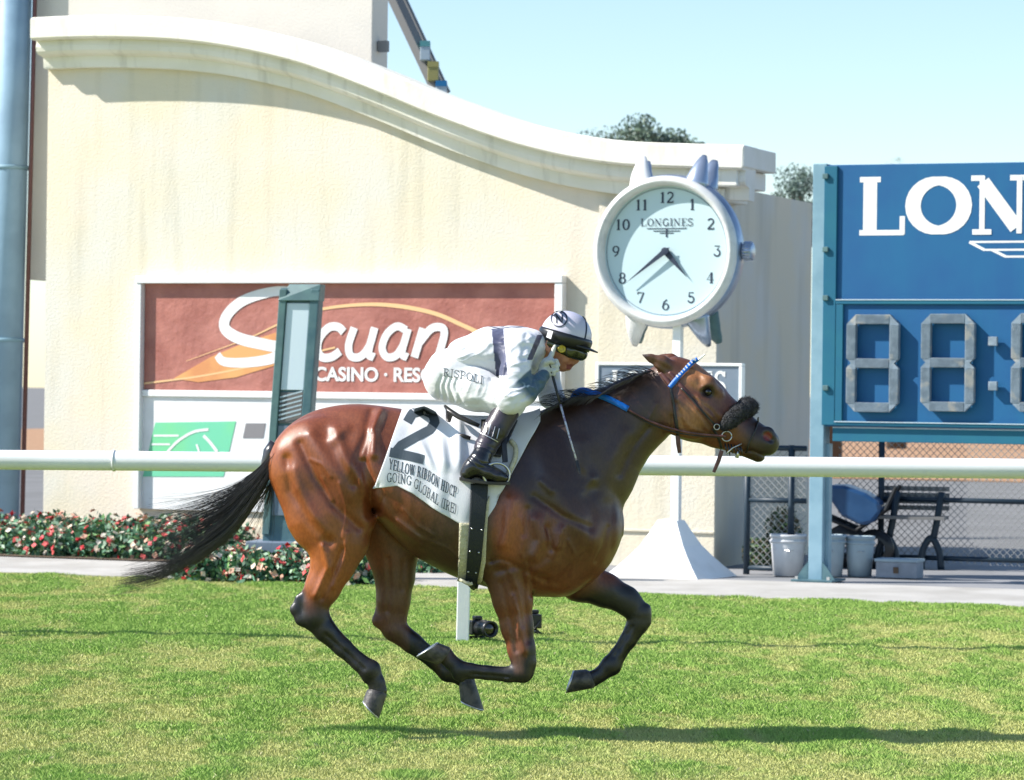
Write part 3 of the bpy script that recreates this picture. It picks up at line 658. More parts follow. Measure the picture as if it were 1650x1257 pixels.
fence('chain_link_fence', 'short chain link fence between the wall end and the board post', 1204, 1300, -.7, 722, (1204,1275), (.06, .62, 1.05))
fence('chain_link_fence', 'long chain link fence with dark rails under the blue board', 1352, 1760, -2.4, 700, (1420, 1700), (.10, .60, 1.13))
def bucket(u, v, Y, h, r, m, label):
    o = root('bucket', (P(u,v,Y).x, Y, .012), 0, label, 'bucket', 'buckets by the board post')
    mb = MB(); mb.lathe([(.001,.0),(r*.82,.0),(r*.97,h*.78),(r*.97,h*.80),(r*1.04,h*.81),(r*1.04,h*.86),(r*.98,h*.865),(r*.98,h*.92),(r*1.05,h*.925),(r*1.05,h),(r*.97,h),(r*.93,h*.7),(r*.8,.02),(.001,.02)], n=32); mb.build('bucket_body', MT[m], o, True)
    mb = MB(); mb.tube([(r*1.05*math.cos(a), -r*1.06-.01+abs(math.cos(a))*r*1.05, h*.86-.4*h*math.sin(a)*.6) for a in [PI*k/12 for k in range(13)]], .003, 6); mb.build('handle', MT['metal'], o)
bucket(1269,932,gy(1269,930),.34,.145,'bucket','white plastic bucket left of the board post'); bucket(1334,930,26.6,.34,.14,'bucketb','bucket half hidden behind the board post')
bucket(1385,930,gy(1385,931),.33,.118,'bucketb','blue grey bucket right of the board post')
cb = root('storage_box', (P(1449,920,26.5).x, 26.5, .012), -WA, 'low grey box beside the blue grey bucket', 'box')
mb = MB(); mb.box(-.17,.17,-.1,.12,0,.13); mb.build('box_body', MT['block'], cb, bevel=.005); mb = MB(); mb.box(-.18,.18,-.11,.13,.131,.155); mb.build('lid', MT['bucketb'], cb, bevel=.004); mb = MB(); mb.box(-.02,.02,-.115,-.101,.04,.09); mb.build('latch', MT['soil'], cb)
# covered cart: blue shell over black wheels
ct = root('barrow', (P(1382,900,28.0).x, 28.0, .10), -.2, 'dark blue barrow with a rounded tub behind the fence', 'barrow')
mb = MB(); prof_ = [(-.24,.62),(-.22,.50),(-.12,.36),(.05,.28),(.14,.30),(.22,.40),(.20,.48),(.08,.56),(-.1,.62)]
mb.prism(prof_, -.24, .24); mb.build('tub', MT['tarp'], ct, bevel=.03)
for y in (-.2, .2): mb = MB(); mb.tube([(-.25,y,.34),(0,y,.24),(.25,y,.42),(.34,y,.62)], .018, 8); mb.build('handle', MT['black'], ct)
for x, r_ in ((-.10,.19),(.14,.17)):
    b = MB(); b.lathe([(r_*.55,-.04),(r_,-.035),(r_*1.02,0),(r_,.035),(r_*.55,.04)], (x,0,r_-.098), 'y', 20); b.build('wheel', MT['black'], ct, True)
bn = root('bench', (P(1468,890,28.0).x, 28.0, .004), -.25, 'black slatted bench with arched legs behind the fence', 'bench')
for x in (-.19,.19):
    pts = cat_rom([(x-.10,0,0),(x-.09,0,.16),(x-.02,0,.27),(x+.05,0,.16),(x+.07,0,0)], 5); mb = MB(); mb.tube(pts, .03, 8); mb.build('leg', MT['fence'], bn, True)
    mb = MB(); mb.tube(cat_rom([(x,0,.27),(x+.03,0,.42),(x+.06,.05,.66)],4), .03, 8); mb.build('arm', MT['fence'], bn, True)
mb = MB(); 
for i in range(5): mb.box(-.3,.3,-.16+i*.07,-.11+i*.07,.43,.455)
for i in range(4): mb.box(-.3,.3,.19,.21,.5+i*.055,.54+i*.055)
mb.build('slats', MT['far'], bn)

# ---- trees beyond
def tree(name, u, v, Y, w_, h_, label, seed, n=5200, trunk=2.0, blue=.35):
    r = np.random.default_rng(seed); base = P(u, v, Y); o = root(name, (base.x, Y, 0), 0, label, 'tree', 'trees beyond the wall')
    V = []; C = []; cl_ = []
    for i in range(16):
        a = r.random()*2*PI; q = r.random()**.5; cl_.append((np.array([math.cos(a)*q*w_*.42, math.sin(a)*q*w_*.35, base.z-h_*(.12+.55*r.random())-h_*.25*q*q]), (.12+.13*r.random())*w_))
    for i in range(n):
        c, rr = cl_[r.integers(len(cl_))]; d = r.normal(size=3); d /= np.linalg.norm(d); q = c+d*rr*np.array([1,1,.75])*r.random()**.4
        a = r.normal(size=3); a /= np.linalg.norm(a); b_ = np.cross(a, r.normal(size=3)); b_ /= np.linalg.norm(b_); sz = w_*(.012+.014*r.random())
        cc_ = np.array([.10,.14,.075])*(.6+.8*r.random())+blue*np.array([.02,.05,.10]); V += [q-a*sz, q+b_*sz*.5, q+a*sz, q-b_*sz*.5]; C += [cc_]*4  # bluish distance haze mixed into the leaf colour
    V = np.array(V); np_mesh('crown', V, np.arange(len(V)).reshape(-1,4), MT['leaf'], o, col=np.array(C), smooth=False)
    mb = MB(); mb.tube([(0,0,0),(.05,0,(base.z-h_)*.5),(0,0,base.z-h_*.6)], [.28,.22,.15], 10)
    for c, rr in cl_[:9]: mb.tube([(0,0,base.z-h_*1.1),tuple(c*np.array([.5,.5,1])-np.array([0,0,h_*.12])),tuple(c)], [.12,.07,.03], 6)
    mb.build('trunk', MT['bark'], o, True)
tree('broadleaf_tree', 1050, 181, 62, 2.2, 1.6, 'broad tree crown showing above the cornice left of the clock', 11, 9000)
tree('broadleaf_tree', 972, 203, 66, 1.6, 1.0, 'lower flat tree crown left of the broad crown', 12, 3000)
tree('broadleaf_tree', 1280, 251, 60, 1.7, 1.9, 'hazy tree between the wall end and the blue board', 13, 8000, blue=.6)
tree('broadleaf_tree', 1340, 262, 64, 1.3, 1.6, 'hazy tree mostly hidden behind the blue board corner', 14, 3000, blue=.6)
tree('broadleaf_tree', 1450, 249, 90, .7, .8, 'tiny treetop peeping over the blue board', 15, 900)
tree('broadleaf_tree', 1203, 233, 70, .35, .6, 'thin treetop poking above the cornice end', 16, 400)
# scrub seen through the fence
hd = []
def shrub(u, v, Y, w_, h_, label, seed):
    r = np.random.default_rng(seed); o = P(u, v, Y); V = []; C = []
    for i in range(1500):
        d = r.normal(size=3); d /= np.linalg.norm(d); q = np.array([d[0]*w_, d[1]*.25, h_*.5+d[2]*h_*.5])*(.5+.5*r.random())
        a = r.normal(size=3); a /= np.linalg.norm(a); b_ = np.cross(a, r.normal(size=3)); b_ /= np.linalg.norm(b_); sz = .025
        V += [q-a*sz, q+b_*sz*.5, q+a*sz, q-b_*sz*.5]; C += [np.array([(.08,.14,.05),(.16,.13,.07),(.05,.10,.05)][r.integers(3)])*(.6+.7*r.random())]*4
    s = root('shrub', (o.x, Y, 0), 0, label, 'shrub'); V = np.array(V); np_mesh('foliage', V, np.arange(len(V)).reshape(-1,4), MT['leaf'], s, col=np.array(C), smooth=False)
    mb = MB(); mb.tube([(0,0,0),(.02,0,h_*.7)], .012, 6); mb.build('stem', MT['bark'], s)
shrub(1262,900,27.9,.17,.55,'scrubby bush behind the short fence beside the white bucket', 21)
shrub(1222,905,27.6,.14,.28,'low green plant at the foot of the short fence', 22)

# ---- running rail
rl = root('running_rail', (0,19.1,0), 0, 'white racecourse rail running across the picture behind the horse', 'rail')
e0 = P(-900, 733, 19.5); e1 = P(2500, 763, 18.7); e0.y -= 19.1; e1.y -= 19.1
mb = MB(); nn = 24; pr = [(.062*math.cos(2*PI*i/nn)*.95, .058*math.sin(2*PI*i/nn)) for i in range(nn)]
vs = [(e0.x, e0.y+a_, e0.z+b_) for a_, b_ in pr]+[(e1.x, e1.y+a_, e1.z+b_) for a_, b_ in pr]
mb.add(vs, [(i, (i+1)%nn, nn+(i+1)%nn, nn+i) for i in range(nn)]); mb.build('top_rail', MT['rail'], rl, True)
for xs in (-2.35, .62, 3.2):
    b = MB(); t_ = (xs-e0.x)/(e1.x-e0.x); c_ = e0.lerp(e1, t_); c2 = e0.lerp(e1, t_+.00002*60); b.tube([c_, c_+(e1-e0).normalized()*.012], .0635, 24); b.build('joint_ring', MT['white'], rl, True)
def post(u):
    p = P(u, 1034, 19.1); zt_ = 1.02; dx = .03
    mb = MB(); 
    b = MB(); b.box(-.038,.038,-.03,.03,.0,zt_); b.v = [(x+z*.012+p.x, y+.06, z) for x, y, z in b.v]; b.build('rail_post', MT['rail'], rl, bevel=.006)
for u in (745, 745-1010, 745+1010): post(u)
# remote cameras on the grass below the rail
def rcam(u, v, Y, rz, label):
    o = root('remote_camera', (P(u,v,Y).x, Y, 0), rz, label, 'camera', 'remote cameras under the rail')
    mb = MB(); mb.box(-.055,.055,-.04,.03,.05,.135); mb.box(-.025,.025,-.03,.02,.136,.16); mb.build('camera_body', MT['black'], o, bevel=.008)
    b = MB(); b.lathe([(.045,.0),(.045,-.10),(.05,-.105),(.05,-.14),(.04,-.14),(.038,-.12),(.001,-.118)], (0,-.04,.092), 'y', 24); b.build('lens', MT['black'], o, True)
    b = MB(); b.lathe([(.036,-.122),(.02,-.128),(.001,-.13)], (0,-.04,.092), 'y', 24); b.build('lens_glass', MT['eye'], o, True)
    mb = MB(); mb.tube([(-.05,0,.03),(.05,0,.03)], .012); mb.tube([(0,0,.03),(0,0,.05)], .015)
    for a in (0,2.1,4.2): mb.tube([(0,0,.045),(.07*math.cos(a),.07*math.sin(a),0)], .006, 6)
    mb.build('mini_tripod', MT['black'], o); mb = MB(); mb.tube(cat_rom([(.05,.02,.1),(.09,-.02,.06),(.06,-.06,.02),(.14,-.05,.008),(.22,-.02,.01)],5), .004, 6); mb.build('cable', MT['black'], o, True)
rcam(768,1028,19.3,.5,'black remote camera on the grass right of the rail post'); rcam(862,1014,19.9,-1.3,'black remote camera half hidden behind the raised foreleg')

# ================================================================== HORSE
YN, YF = 13.87, 14.13
def hermite(xs, ys):
    xs = np.array(xs, float); ys = np.array(ys, float); d = np.diff(ys)/np.diff(xs); m = np.zeros(len(xs))
    m[1:-1] = (d[:-1]*np.diff(xs)[1:]+d[1:]*np.diff(xs)[:-1])/(xs[2:]-xs[:-2]); m[0], m[-1] = d[0], d[-1]
    def f(x):
        i = np.clip(np.searchsorted(xs, x)-1, 0, len(xs)-2); h = xs[i+1]-xs[i]; t = (x-xs[i])/h
        return (2*t**3-3*t*t+1)*ys[i]+(t**3-2*t*t+t)*h*m[i]+(-2*t**3+3*t*t)*ys[i+1]+(t**3-t*t)*h*m[i+1]
    return f
TOR = [(436,728,752,.045),(444,712,790,.095),(456,696,806,.135),(474,680,812,.17),(502,664,818,.205),(534,655,822,.235),(570,651,826,.255),(605,653,831,.26),
 (635,657,862,.26),(668,662,893,.268),(700,668,912,.275),(738,672,930,.278),(775,674,942,.272),(812,673,952,.26),(857,668,961,.245),(896,664,960,.235),(935,690,949,.215),(965,740,930,.19),(985,775,905,.155),(1000,810,880,.11),(1006,835,862,.05)]
fT, fB, fW = [hermite([t[0] for t in TOR], [t[i] for t in TOR]) for i in (1, 2, 3)]
H = Field((-1.12, 13.66, .15), (1.20, 14.34, 1.72), .0050)
def torso():
    lo = [P(436,700).x, 13.66, P(500,980).z]; hi = [P(1006,700).x, 14.34, P(500,620).z]
    sl, (x, y, z) = H.blk(lo, hi); u = U0+x[:, 0, 0]/M_*cr; zt = []; zb = []; w_ = []
    for uu in u:
        uu = min(max(uu, 436.5), 1005.5)
        zt.append(P(uu, fT(uu)).z); zb.append(P(uu, fB(uu)).z); w_.append(max(fW(uu), .03))
    zt = np.array(zt, np.float32)[:, None, None]; zb = np.array(zb, np.float32)[:, None, None]; w_ = np.array(w_, np.float32)[:, None, None]
    zc = (zt+zb)/2; h = (zt-zb)/2; t = (z-zc)/h
    ww = w_*(1-.16*np.clip(t, -1, 1)-.05*t*t*(t>0))         # a little narrower along the back than low on the barrel
    q = np.sqrt((t)**2+((y-14)/ww)**2); k1 = np.sqrt((t/h)**2+((y-14)/(ww*ww))**2)+1e-6
    H.join(sl, (q*(q-1)/k1).astype(np.float32), .02)
torso()
# neck and shoulder
H.chain([(886,800,14,123,.20),(931,746,14,97,.152),(975,703,14,74,.112),(1026,667,14,58,.086),(1076,634,14,48,.072)], .045)
# head
H.chain([(1080,636,14,50,.075),(1096,634,14,53,.085),(1122,657,14,55,.090),(1160,680,14,42,.068),(1190,697,14,33,.052),(1218,710,14,27,.052),(1234,713,14,22,.048)], .02)
H.chain([(1100,664,13.945,40,.045),(1112,668,13.945,38,.045)], .03); H.chain([(1100,664,14.055,40,.045),(1112,668,14.055,38,.045)], .03)
H.chain([(1198,722,14,13,.035),(1222,733,14,12,.030)], .012)          # lower lip and chin
H.chain([(1088,588,14.0,13,.05),(1106,597,14,13,.055)], .03)
for s_ in (-1, 1):
    H.chain([(1118,612,14+.062*s_,15,.028),(1140,620,14+.075*s_,13,.022),(1156,632,14+.055*s_,9,.018)], .02)   # brow
    H.chain([(1128,652,14+.078*s_,8,.014),(1158,670,14+.066*s_,6,.012),(1180,688,14+.05*s_,4,.010)], .02)        # facial crest
    H.chain([(1236,700,14+.030*s_,13,.022),(1240,706,14+.028*s_,12,.02)], .012)                                  # nostril wing
    H.cap(P(1236,702,14+.060*s_), P(1243,709,14+.052*s_), 7.5*M_, 5*M_, .022, .016, .008, sub=True)
    H.cap(P(1140,631,14+.094*s_), P(1141,631,14+.094*s_), 9*M_, 9*M_, .018, .018, .010, sub=True)
    H.chain([(1129,625,14+.078*s_,4,.012),(1140,620,14+.084*s_,4,.012),(1152,629,14+.072*s_,4,.010)], .01)
H.mark([(1196,727),(1212,726),(1228,733),(1238,737)], 2.2, .008, 13.8, 14.2)
# ears
for s_, (bx, by, tx, ty) in ((-1, (1086,598,1036,572)), (1, (1094,592,1060,574))):
    H.chain([(bx,by,14+.05*s_,15,.022),((bx*.6+tx*.4),(by*.6+ty*.4)-3,14+.058*s_,12,.018),((bx*.25+tx*.75),(by*.25+ty*.75)-1,14+.062*s_,7,.010),(tx,ty,14+.06*s_,1.8,.004)], .012)
H.mark([(1078,596),(1062,587),(1046,579)], 4, .006, 13.90, 13.945)
# near hind leg
H.chain([(515,755,13.90,82,.12),(533,830,13.885,69,.105),(545,872,13.875,47,.082),(537,908,YN,34,.062),(521,945,YN,27,.048),(508,972,YN,23,.036)], .03)
H.chain([(560,790,13.86,46,.085),(578,832,13.865,26,.06)], .04)
H.chain([(508,972,YN,20,.034),(508,992,YN,22,.036),(524,1016,YN,18,.030),(552,1043,YN,15,.024),(580,1068,YN,14,.023),(596,1080,YN,17,.028),(607,1100,YN,13,.022),(609,1113,YN,15,.026)], .012)
H.chain([(500,950,YN,8,.012),(484,966,YN,8,.012),(477,982,YN,9,.016),(486,998,YN,10,.018),(510,1012,YN,9,.018)], .014)
H.chain([(589,1078,YN,11,.020),(592,1094,YN,8,.016)], .01)
# far hind leg
H.chain([(600,790,14.12,62,.10),(622,850,14.13,50,.08),(633,895,YF,39,.062),(636,930,YF,31,.05),(634,965,YF,26,.042),(632,992,YF,25,.036)], .03)
H.chain([(632,995,YF,22,.034),(636,1014,YF,20,.034),(664,1036,YF,17,.028),(700,1064,YF,14,.023),(722,1083,YF,16,.027),(738,1090,YF,12,.022),(752,1098,YF,14,.026)], .012)
H.chain([(614,985,YF,10,.014),(611,1000,YF,11,.018),(632,1020,YF,9,.018)], .014)
# near foreleg
H.chain([(905,850,13.86,62,.09),(850,885,13.865,48,.075),(806,908,13.87,28,.055)], .045)
H.chain([(815,905,YN,36,.058),(822,935,YN,36,.056),(826,966,YN,31,.048),(833,1010,YN,25,.038),(840,1045,YN,21,.033),(844,1068,YN,20,.033)], .025)
H.chain([(845,1066,YN,19,.033),(842,1082,YN,18,.032),(820,1087,YN,12.5,.024),(785,1084,YN,11.5,.021),(757,1081,YN,12.5,.022),(742,1080,YN,15,.027),(728,1068,YN,12,.023),(717,1056,YN,14,.026)], .01)
H.chain([(742,1091,YN,9,.018),(735,1090,YN,6,.014)], .01)
# far foreleg
H.chain([(900,900,14.10,56,.08),(935,935,14.12,33,.055),(975,951,YF,26,.045),(1008,967,YF,21,.036),(1026,985,YF,20,.034)], .035)
H.chain([(1030,990,YF,19,.034),(1028,1004,YF,18,.031),(1012,1032,YF,14,.024),(996,1055,YF,13,.022),(985,1072,YF,17,.028),(966,1088,YF,12,.023),(954,1094,YF,14,.026)], .01)
H.chain([(1042,980,YF,7,.02),(1043,1002,YF,7,.018)], .012)
# chest between the forelegs
H.chain([(945,880,14,44,.13),(966,846,14,27,.10),(905,925,14,32,.12)], .05)
# muscle relief on the near side: negative amp raises
def mk(p, w_, a_): H.mark(p, w_, a_*(1.9 if p[0][0] < 640 or p[0][1] > 900 else 1.4), 13.66, 13.93)
mk([(484,716),(510,770),(540,815),(578,850)], 7, .007); mk([(462,740),(470,790),(500,840),(530,872)], 8, .008)
mk([(500,700),(530,750),(565,800)], 14, -.010); mk([(470,760),(490,815),(520,860)], 11, -.008)
mk([(596,668),(592,700),(578,735),(572,780)], 7, .006); mk([(612,662),(600,690),(604,730)], 8, -.010); mk([(540,690),(556,735),(592,790)], 9, -.008)
mk([(586,745),(594,790),(596,830)], 7, .010); mk([(555,690),(535,710)], 9, -.006)
mk([(520,880),(528,915),(508,960)], 5, -.006); mk([(552,885),(535,930),(518,965)], 4, .005); mk([(560,860),(556,900),(538,945)], 5, -.005)
mk([(605,800),(630,835),(670,870)], 10, -.008); mk([(600,790),(606,820)], 8, .010)
mk([(800,800),(806,850),(792,900)], 9, .007); mk([(826,806),(818,850),(812,875)], 10, -.014); mk([(850,820),(845,860)], 5, .006)
mk([(864,838),(872,870),(862,895)], 10, -.014); mk([(882,850),(888,885)], 5, .006); mk([(900,860),(892,905),(856,925)], 9, -.008); mk([(905,850),(900,880)], 5, -.01)
mk([(860,800),(905,830),(950,850)], 6, .006); mk([(872,775),(888,790)], 6, -.006); mk([(905,700),(925,750),(960,790),(985,830)], 13, .005)
mk([(860,700),(880,760),(915,820),(950,870)], 16, -.012); mk([(940,790),(955,830),(945,890),(900,940)], 8, .006)
mk([(936,715),(942,752),(955,772)], 12, -.010); mk([(955,772),(940,790)], 8, -.006); mk([(1010,700),(985,745),(975,800)], 12, -.008); mk([(1046,690),(1020,720),(1000,765)], 6, .007)
mk([(800,920),(830,912),(880,935)], 6, .006); mk([(820,915),(832,950),(836,1000),(846,1050)], 6, -.005); mk([(842,925),(846,980),(850,1035)], 4, .005)
mk([(808,940),(822,1000),(832,1050)], 4, .004); mk([(830,950),(842,1010)], 3, .003)
mk([(1092,650),(1104,690),(1128,708)], 3.5, .005); mk([(1120,642),(1148,662),(1172,690)], 3, .004); mk([(1116,600),(1128,606),(1132,618)], 5, .006)
mk([(1126,640),(1136,660),(1150,672)], 4, -.004); mk([(1165,700),(1200,716),(1218,722)], 3, .003); mk([(1222,690),(1228,706),(1222,720)], 3, .004)
mk([(735,700),(740,800),(745,900)], 26, -.004)
for k_ in range(5): mk([(650+18*k_,760+12*k_),(640+18*k_,820+14*k_)], 5, -.0007)
# veins, tendons and skin folds
for p in ([(640,838),(680,868),(720,882),(742,902)], [(650,820),(672,846),(700,862)], [(838,832),(846,862),(840,892),(850,912)], [(880,820),(874,846),(884,872)], [(1100,672),(1116,690),(1140,700)],
          [(1122,660),(1140,690),(1152,700)], [(548,778),(560,820),(552,866)], [(520,770),(536,806)], [(500,740),(520,748),(534,768)], [(826,960),(836,990),(834,1030)], [(528,890),(534,930),(520,960)],
          [(1060,650),(1040,690),(1012,730)], [(915,870),(930,900),(920,930)]): mk(p, 2.6, -.0028)
for p in ([(600,700),(590,740),(600,770),(598,800)], [(612,780),(618,800),(610,824)], [(790,905),(806,900),(824,906)], [(1096,700),(1086,690),(1084,672)], [(1094,620),(1088,650),(1086,690)], [(960,905),(972,880),(980,850)], [(850,905),(858,940),(856,960)]): mk(p, 3.5, .004)
H.mark([(1020,1010),(1004,1040),(990,1060)], 2.8, .004, 14.0, 14.13); H.mark([(676,1038),(706,1062)], 2.8, .003, 14.0, 14.13); H.mark([(625,900),(628,950),(624,985)], 4, .005, 14.0, 14.13); H.mark([(650,905),(648,950)], 4, .004, 14.0, 14.13)
for t_leg in (((524,1024),(560,1056),(586,1080)),): mk(list(t_leg), 2.5, .003)
mk([(820,1093),(790,1090),(760,1088)], 2.2, .003); H.mark([(1018,1040),(1002,1060)], 2.5, .003, 14.0, 14.3); H.mark([(1008,1020),(996,1045)], 2.5, .003, 14.0, 14.3)
V, Fq = H.surface(); del H
# gentle smoothing
def smooth(V, Fq, n=2, lam=.5):
    e = np.concatenate([Fq[:, [0,1]], Fq[:, [1,2]], Fq[:, [2,3]], Fq[:, [3,0]]]); e = np.concatenate([e, e[:, ::-1]])
    deg = np.bincount(e[:, 0], minlength=len(V))[:, None]
    for _ in range(n):
        acc = np.stack([np.bincount(e[:, 0], V[e[:, 1], i], len(V)) for i in range(3)], 1); V = V+lam*(acc/deg-V)
    return V
V = smooth(V, Fq, 3)
pu, pv = unP(V[:, 0], V[:, 1], V[:, 2]); px, pz = V[:, 0], V[:, 2]
def nz(s, seed, a=0): return vnoise(px*1.0+20+a, pz*1.0+20+V[:, 1]*2, s, s, seed)
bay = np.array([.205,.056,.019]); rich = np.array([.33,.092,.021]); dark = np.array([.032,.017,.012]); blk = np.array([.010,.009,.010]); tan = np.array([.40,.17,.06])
C = np.tile(bay, (len(V), 1))
def blend(C, c, m): return C*(1-m[:, None])+np.array(c)[None]*m[:, None]
C = blend(C, rich, sm(500, 450, pu)*.8+0*pv); C = blend(C, rich, (sm(600, 540, pu)*sm(800, 860, pv)*sm(975, 940, pv)))
C = blend(C, dark, .93*sm(580, 790, pu)*sm(1120, 1040, pu)*sm(1010, 800, pv+ .10*(pu-800)*(pu>800)+26*(nz(7,12)-.5)))       # darker coat over saddle, shoulder and neck top, with their shade painted in
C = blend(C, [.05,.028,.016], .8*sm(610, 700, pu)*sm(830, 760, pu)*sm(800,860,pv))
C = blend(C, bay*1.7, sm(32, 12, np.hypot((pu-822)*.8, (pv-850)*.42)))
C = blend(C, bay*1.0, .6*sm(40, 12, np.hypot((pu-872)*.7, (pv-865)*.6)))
C = blend(C, [.12,.045,.020], .75*sm(1050, 1100, pu)*sm(730, 700, pv)*sm(1200,1150,pu))
C = blend(C, tan, .75*sm(34, 14, np.hypot(pu-1122, (pv-606)*1.2))); C = blend(C, tan*.85, .8*sm(32, 14, np.hypot((pu-1112)*.9+(pv-672)*.3, (pv-672)*.8)))
C = blend(C, dark*.8, sm(1175, 1215, pu)*.92); C = blend(C, blk, sm(15, 8, np.hypot(pu-1141, pv-631))*.85)
C = blend(C, blk, .8*sm(1215,1245,pu)); C = blend(C, [.20,.028,.025], sm(9, 5, np.hypot(pu-1237, pv-703)))
C = blend(C, [.16,.07,.035], .6*sm(1084,1070,pu)*sm(1040,1050,pu)*sm(604,596,pv)); 
pt = 970+28*(nz(14, 4)-.5); hind = sm(715, 690, pu)
C = blend(C, blk, sm(0, 40, pv-pt)*hind*sm(480,470,pu)*0+sm(960+30*(nz(12,5)-.5), 1000, pv)*sm(560,545,pu)*hind)
C = blend(C, blk, sm(500,486,pu)*sm(935,960,pv)); C = blend(C, [.014,.012,.012], sm(1004,1035,pv)*hind)
C = blend(C, blk, .75*sm(655,662,pu-.0*pv)*hind*sm(895,950,pv)+.0*pu)
C = blend(C, [.11,.045,.025], .7*sm(590,600,pu)*sm(700,690,pu)*sm(1060,1040,pv)*sm(905,930,pv)*sm(664,655,pu))
fo = sm(700, 715, pu)*sm(925, 900, pu)
C = blend(C, blk, np.clip(sm(1040,1075,pv+.0*pu)+.9*sm(846,856,pu)*sm(975,1010,pv), 0, 1)*fo); C = blend(C, [.15,.07,.045], .6*sm(12,5,np.abs((pu-834)-(pv-1060)*.12))*sm(1000,1020,pv)*sm(1092,1080,pv)*fo)
ff = sm(905, 925, pu); C = blend(C, blk, ff*sm(930,965,pv+.3*(pu-960)))
C = C*(.93+.14*nz(9, 6))[:, None]*(.95+.1*nz(40, 7))[:, None]
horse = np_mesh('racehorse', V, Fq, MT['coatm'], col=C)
horse['label'] = 'bay racehorse with black legs galloping across the turf'; horse['category'] = 'horse'
from mathutils.bvhtree import BVHTree as BT
HB = BT.FromPolygons([tuple(v) for v in V.tolist()], [tuple(f) for f in Fq.tolist()])
CAMP = Vector((0, 0, CH))
def onto(u, v, off=.004, bvh=None, Yd=13.8):                 # point on the body seen at a pixel, lifted off along the normal
    d = (P(u, v, 14)-CAMP).normalized(); h, n, i, dist = (bvh or HB).ray_cast(CAMP, d)
    if h is None: return P(u, v, Yd), Vector((0, -1, 0))
    if n.dot(d) > 0: n = -n
    return h+n*off, n
# eyes, hooves
for s_ in (-1, 1):
    b = MB(); b.lathe([(.001,-.0175),(.010,-.015),(.0165,-.007),(.0178,0),(.0165,.007),(.010,.015),(.001,.0175)], tuple(P(1141,631.5,14+.076*s_)), 'y', 20); e_ = b.build('eye', MT['eye'], horse, True)
def hoof(c1, c2, h2, t2, Y, lat, m='hoof'):       # coronet back/front and sole heel/toe in pixels
    n = 20; vs = []
    rings = [(c1, c2, 1.0, .95), (c1, c2, 1.04, 1.0), (h2, t2, 1.0, 1.22), (h2, t2, .9, 1.05)]
    ax = (Vector(((h2[0]+t2[0]-c1[0]-c2[0])/2, (h2[1]+t2[1]-c1[1]-c2[1])/2)))
    def ring(a, b, k, L, sh=(0,0)):
        o = []; A, B = P(a[0]+sh[0], a[1]+sh[1], Y), P(b[0]+sh[0], b[1]+sh[1], Y); c = (A+B)/2; hv = (B-A)/2*k
        for j in range(n): t = 2*PI*j/n; o.append(c+hv*math.cos(t)+Vector((0, lat*L*math.sin(t), 0)))
        return o
    s0 = (-ax.x*.12, -ax.y*.12); R_ = [ring(c1,c2,.80,.8,s0), ring(c1,c2,1.02,.97,(0,0)), ring(c1,c2,1.06,1.02,(ax.x*.1,ax.y*.1)), ring(h2,t2,1.0,1.2), ring(h2,t2,.93,1.1)]
    vs = [p for r_ in R_ for p in r_]; fs = [tuple(range(n)), tuple(range(4*n, 5*n))[::-1]]
    for i in range(4): fs += [(i*n+j, i*n+(j+1)%n, (i+1)*n+(j+1)%n, (i+1)*n+j) for j in range(n)]
    me = mesh_obj('hoof', vs, [f[::-1] for f in fs], MT[m], horse, True); es = me.modifiers.new('es', 'EDGE_SPLIT'); es.split_angle = R(35)
    b = MB(); pts = ring(h2, t2, .93, 1.1, (ax.x*.03, ax.y*.03)); b.tube(pts[2:]+pts[:0], .0045, 6); sh = b.build('horseshoe', MT['shoe'], me, True)
hoof((592,1112),(623,1119),(585,1129),(611,1157), YN, .040); hoof((739,1099),(765,1098),(742,1129),(780,1144), YF, .043)
hoof((725,1044),(705,1070),(707,1036),(671,1059), YN, .040); hoof((945,1079),(957,1108),(926,1080),(913,1117), YF, .042)
# tail and mane
def strands(name, gen, n, r0, m, parent, seg=12):
    VS = []; FS = []; k = 0
    for i in range(n):
        pts = gen(i); L = len(pts); pts = np.array([tuple(p) for p in pts]); t = np.gradient(pts, axis=0); t /= np.linalg.norm(t, axis=1)[:, None]+1e-9
        a = np.cross(t, [0, 1, 0]); a /= np.linalg.norm(a, axis=1)[:, None]+1e-9; b = np.cross(t, a)
        rr = r0*(1-.75*np.linspace(0, 1, L)**1.5)[:, None]
        ring = [pts+rr*(a*math.cos(q)+b*math.sin(q)) for q in (0, 2.094, 4.189)]
        VS.append(np.stack(ring, 1).reshape(-1, 3)); j = np.arange(L-1)[:, None]*3+k
        for q in range(3): FS.append(np.concatenate([j+q, j+(q+1)%3, j+3+(q+1)%3, j+3+q], 1))
        k += 3*L
    return np_mesh(name, np.concatenate(VS), np.concatenate(FS), m, parent)
rt = np.random.default_rng(21)
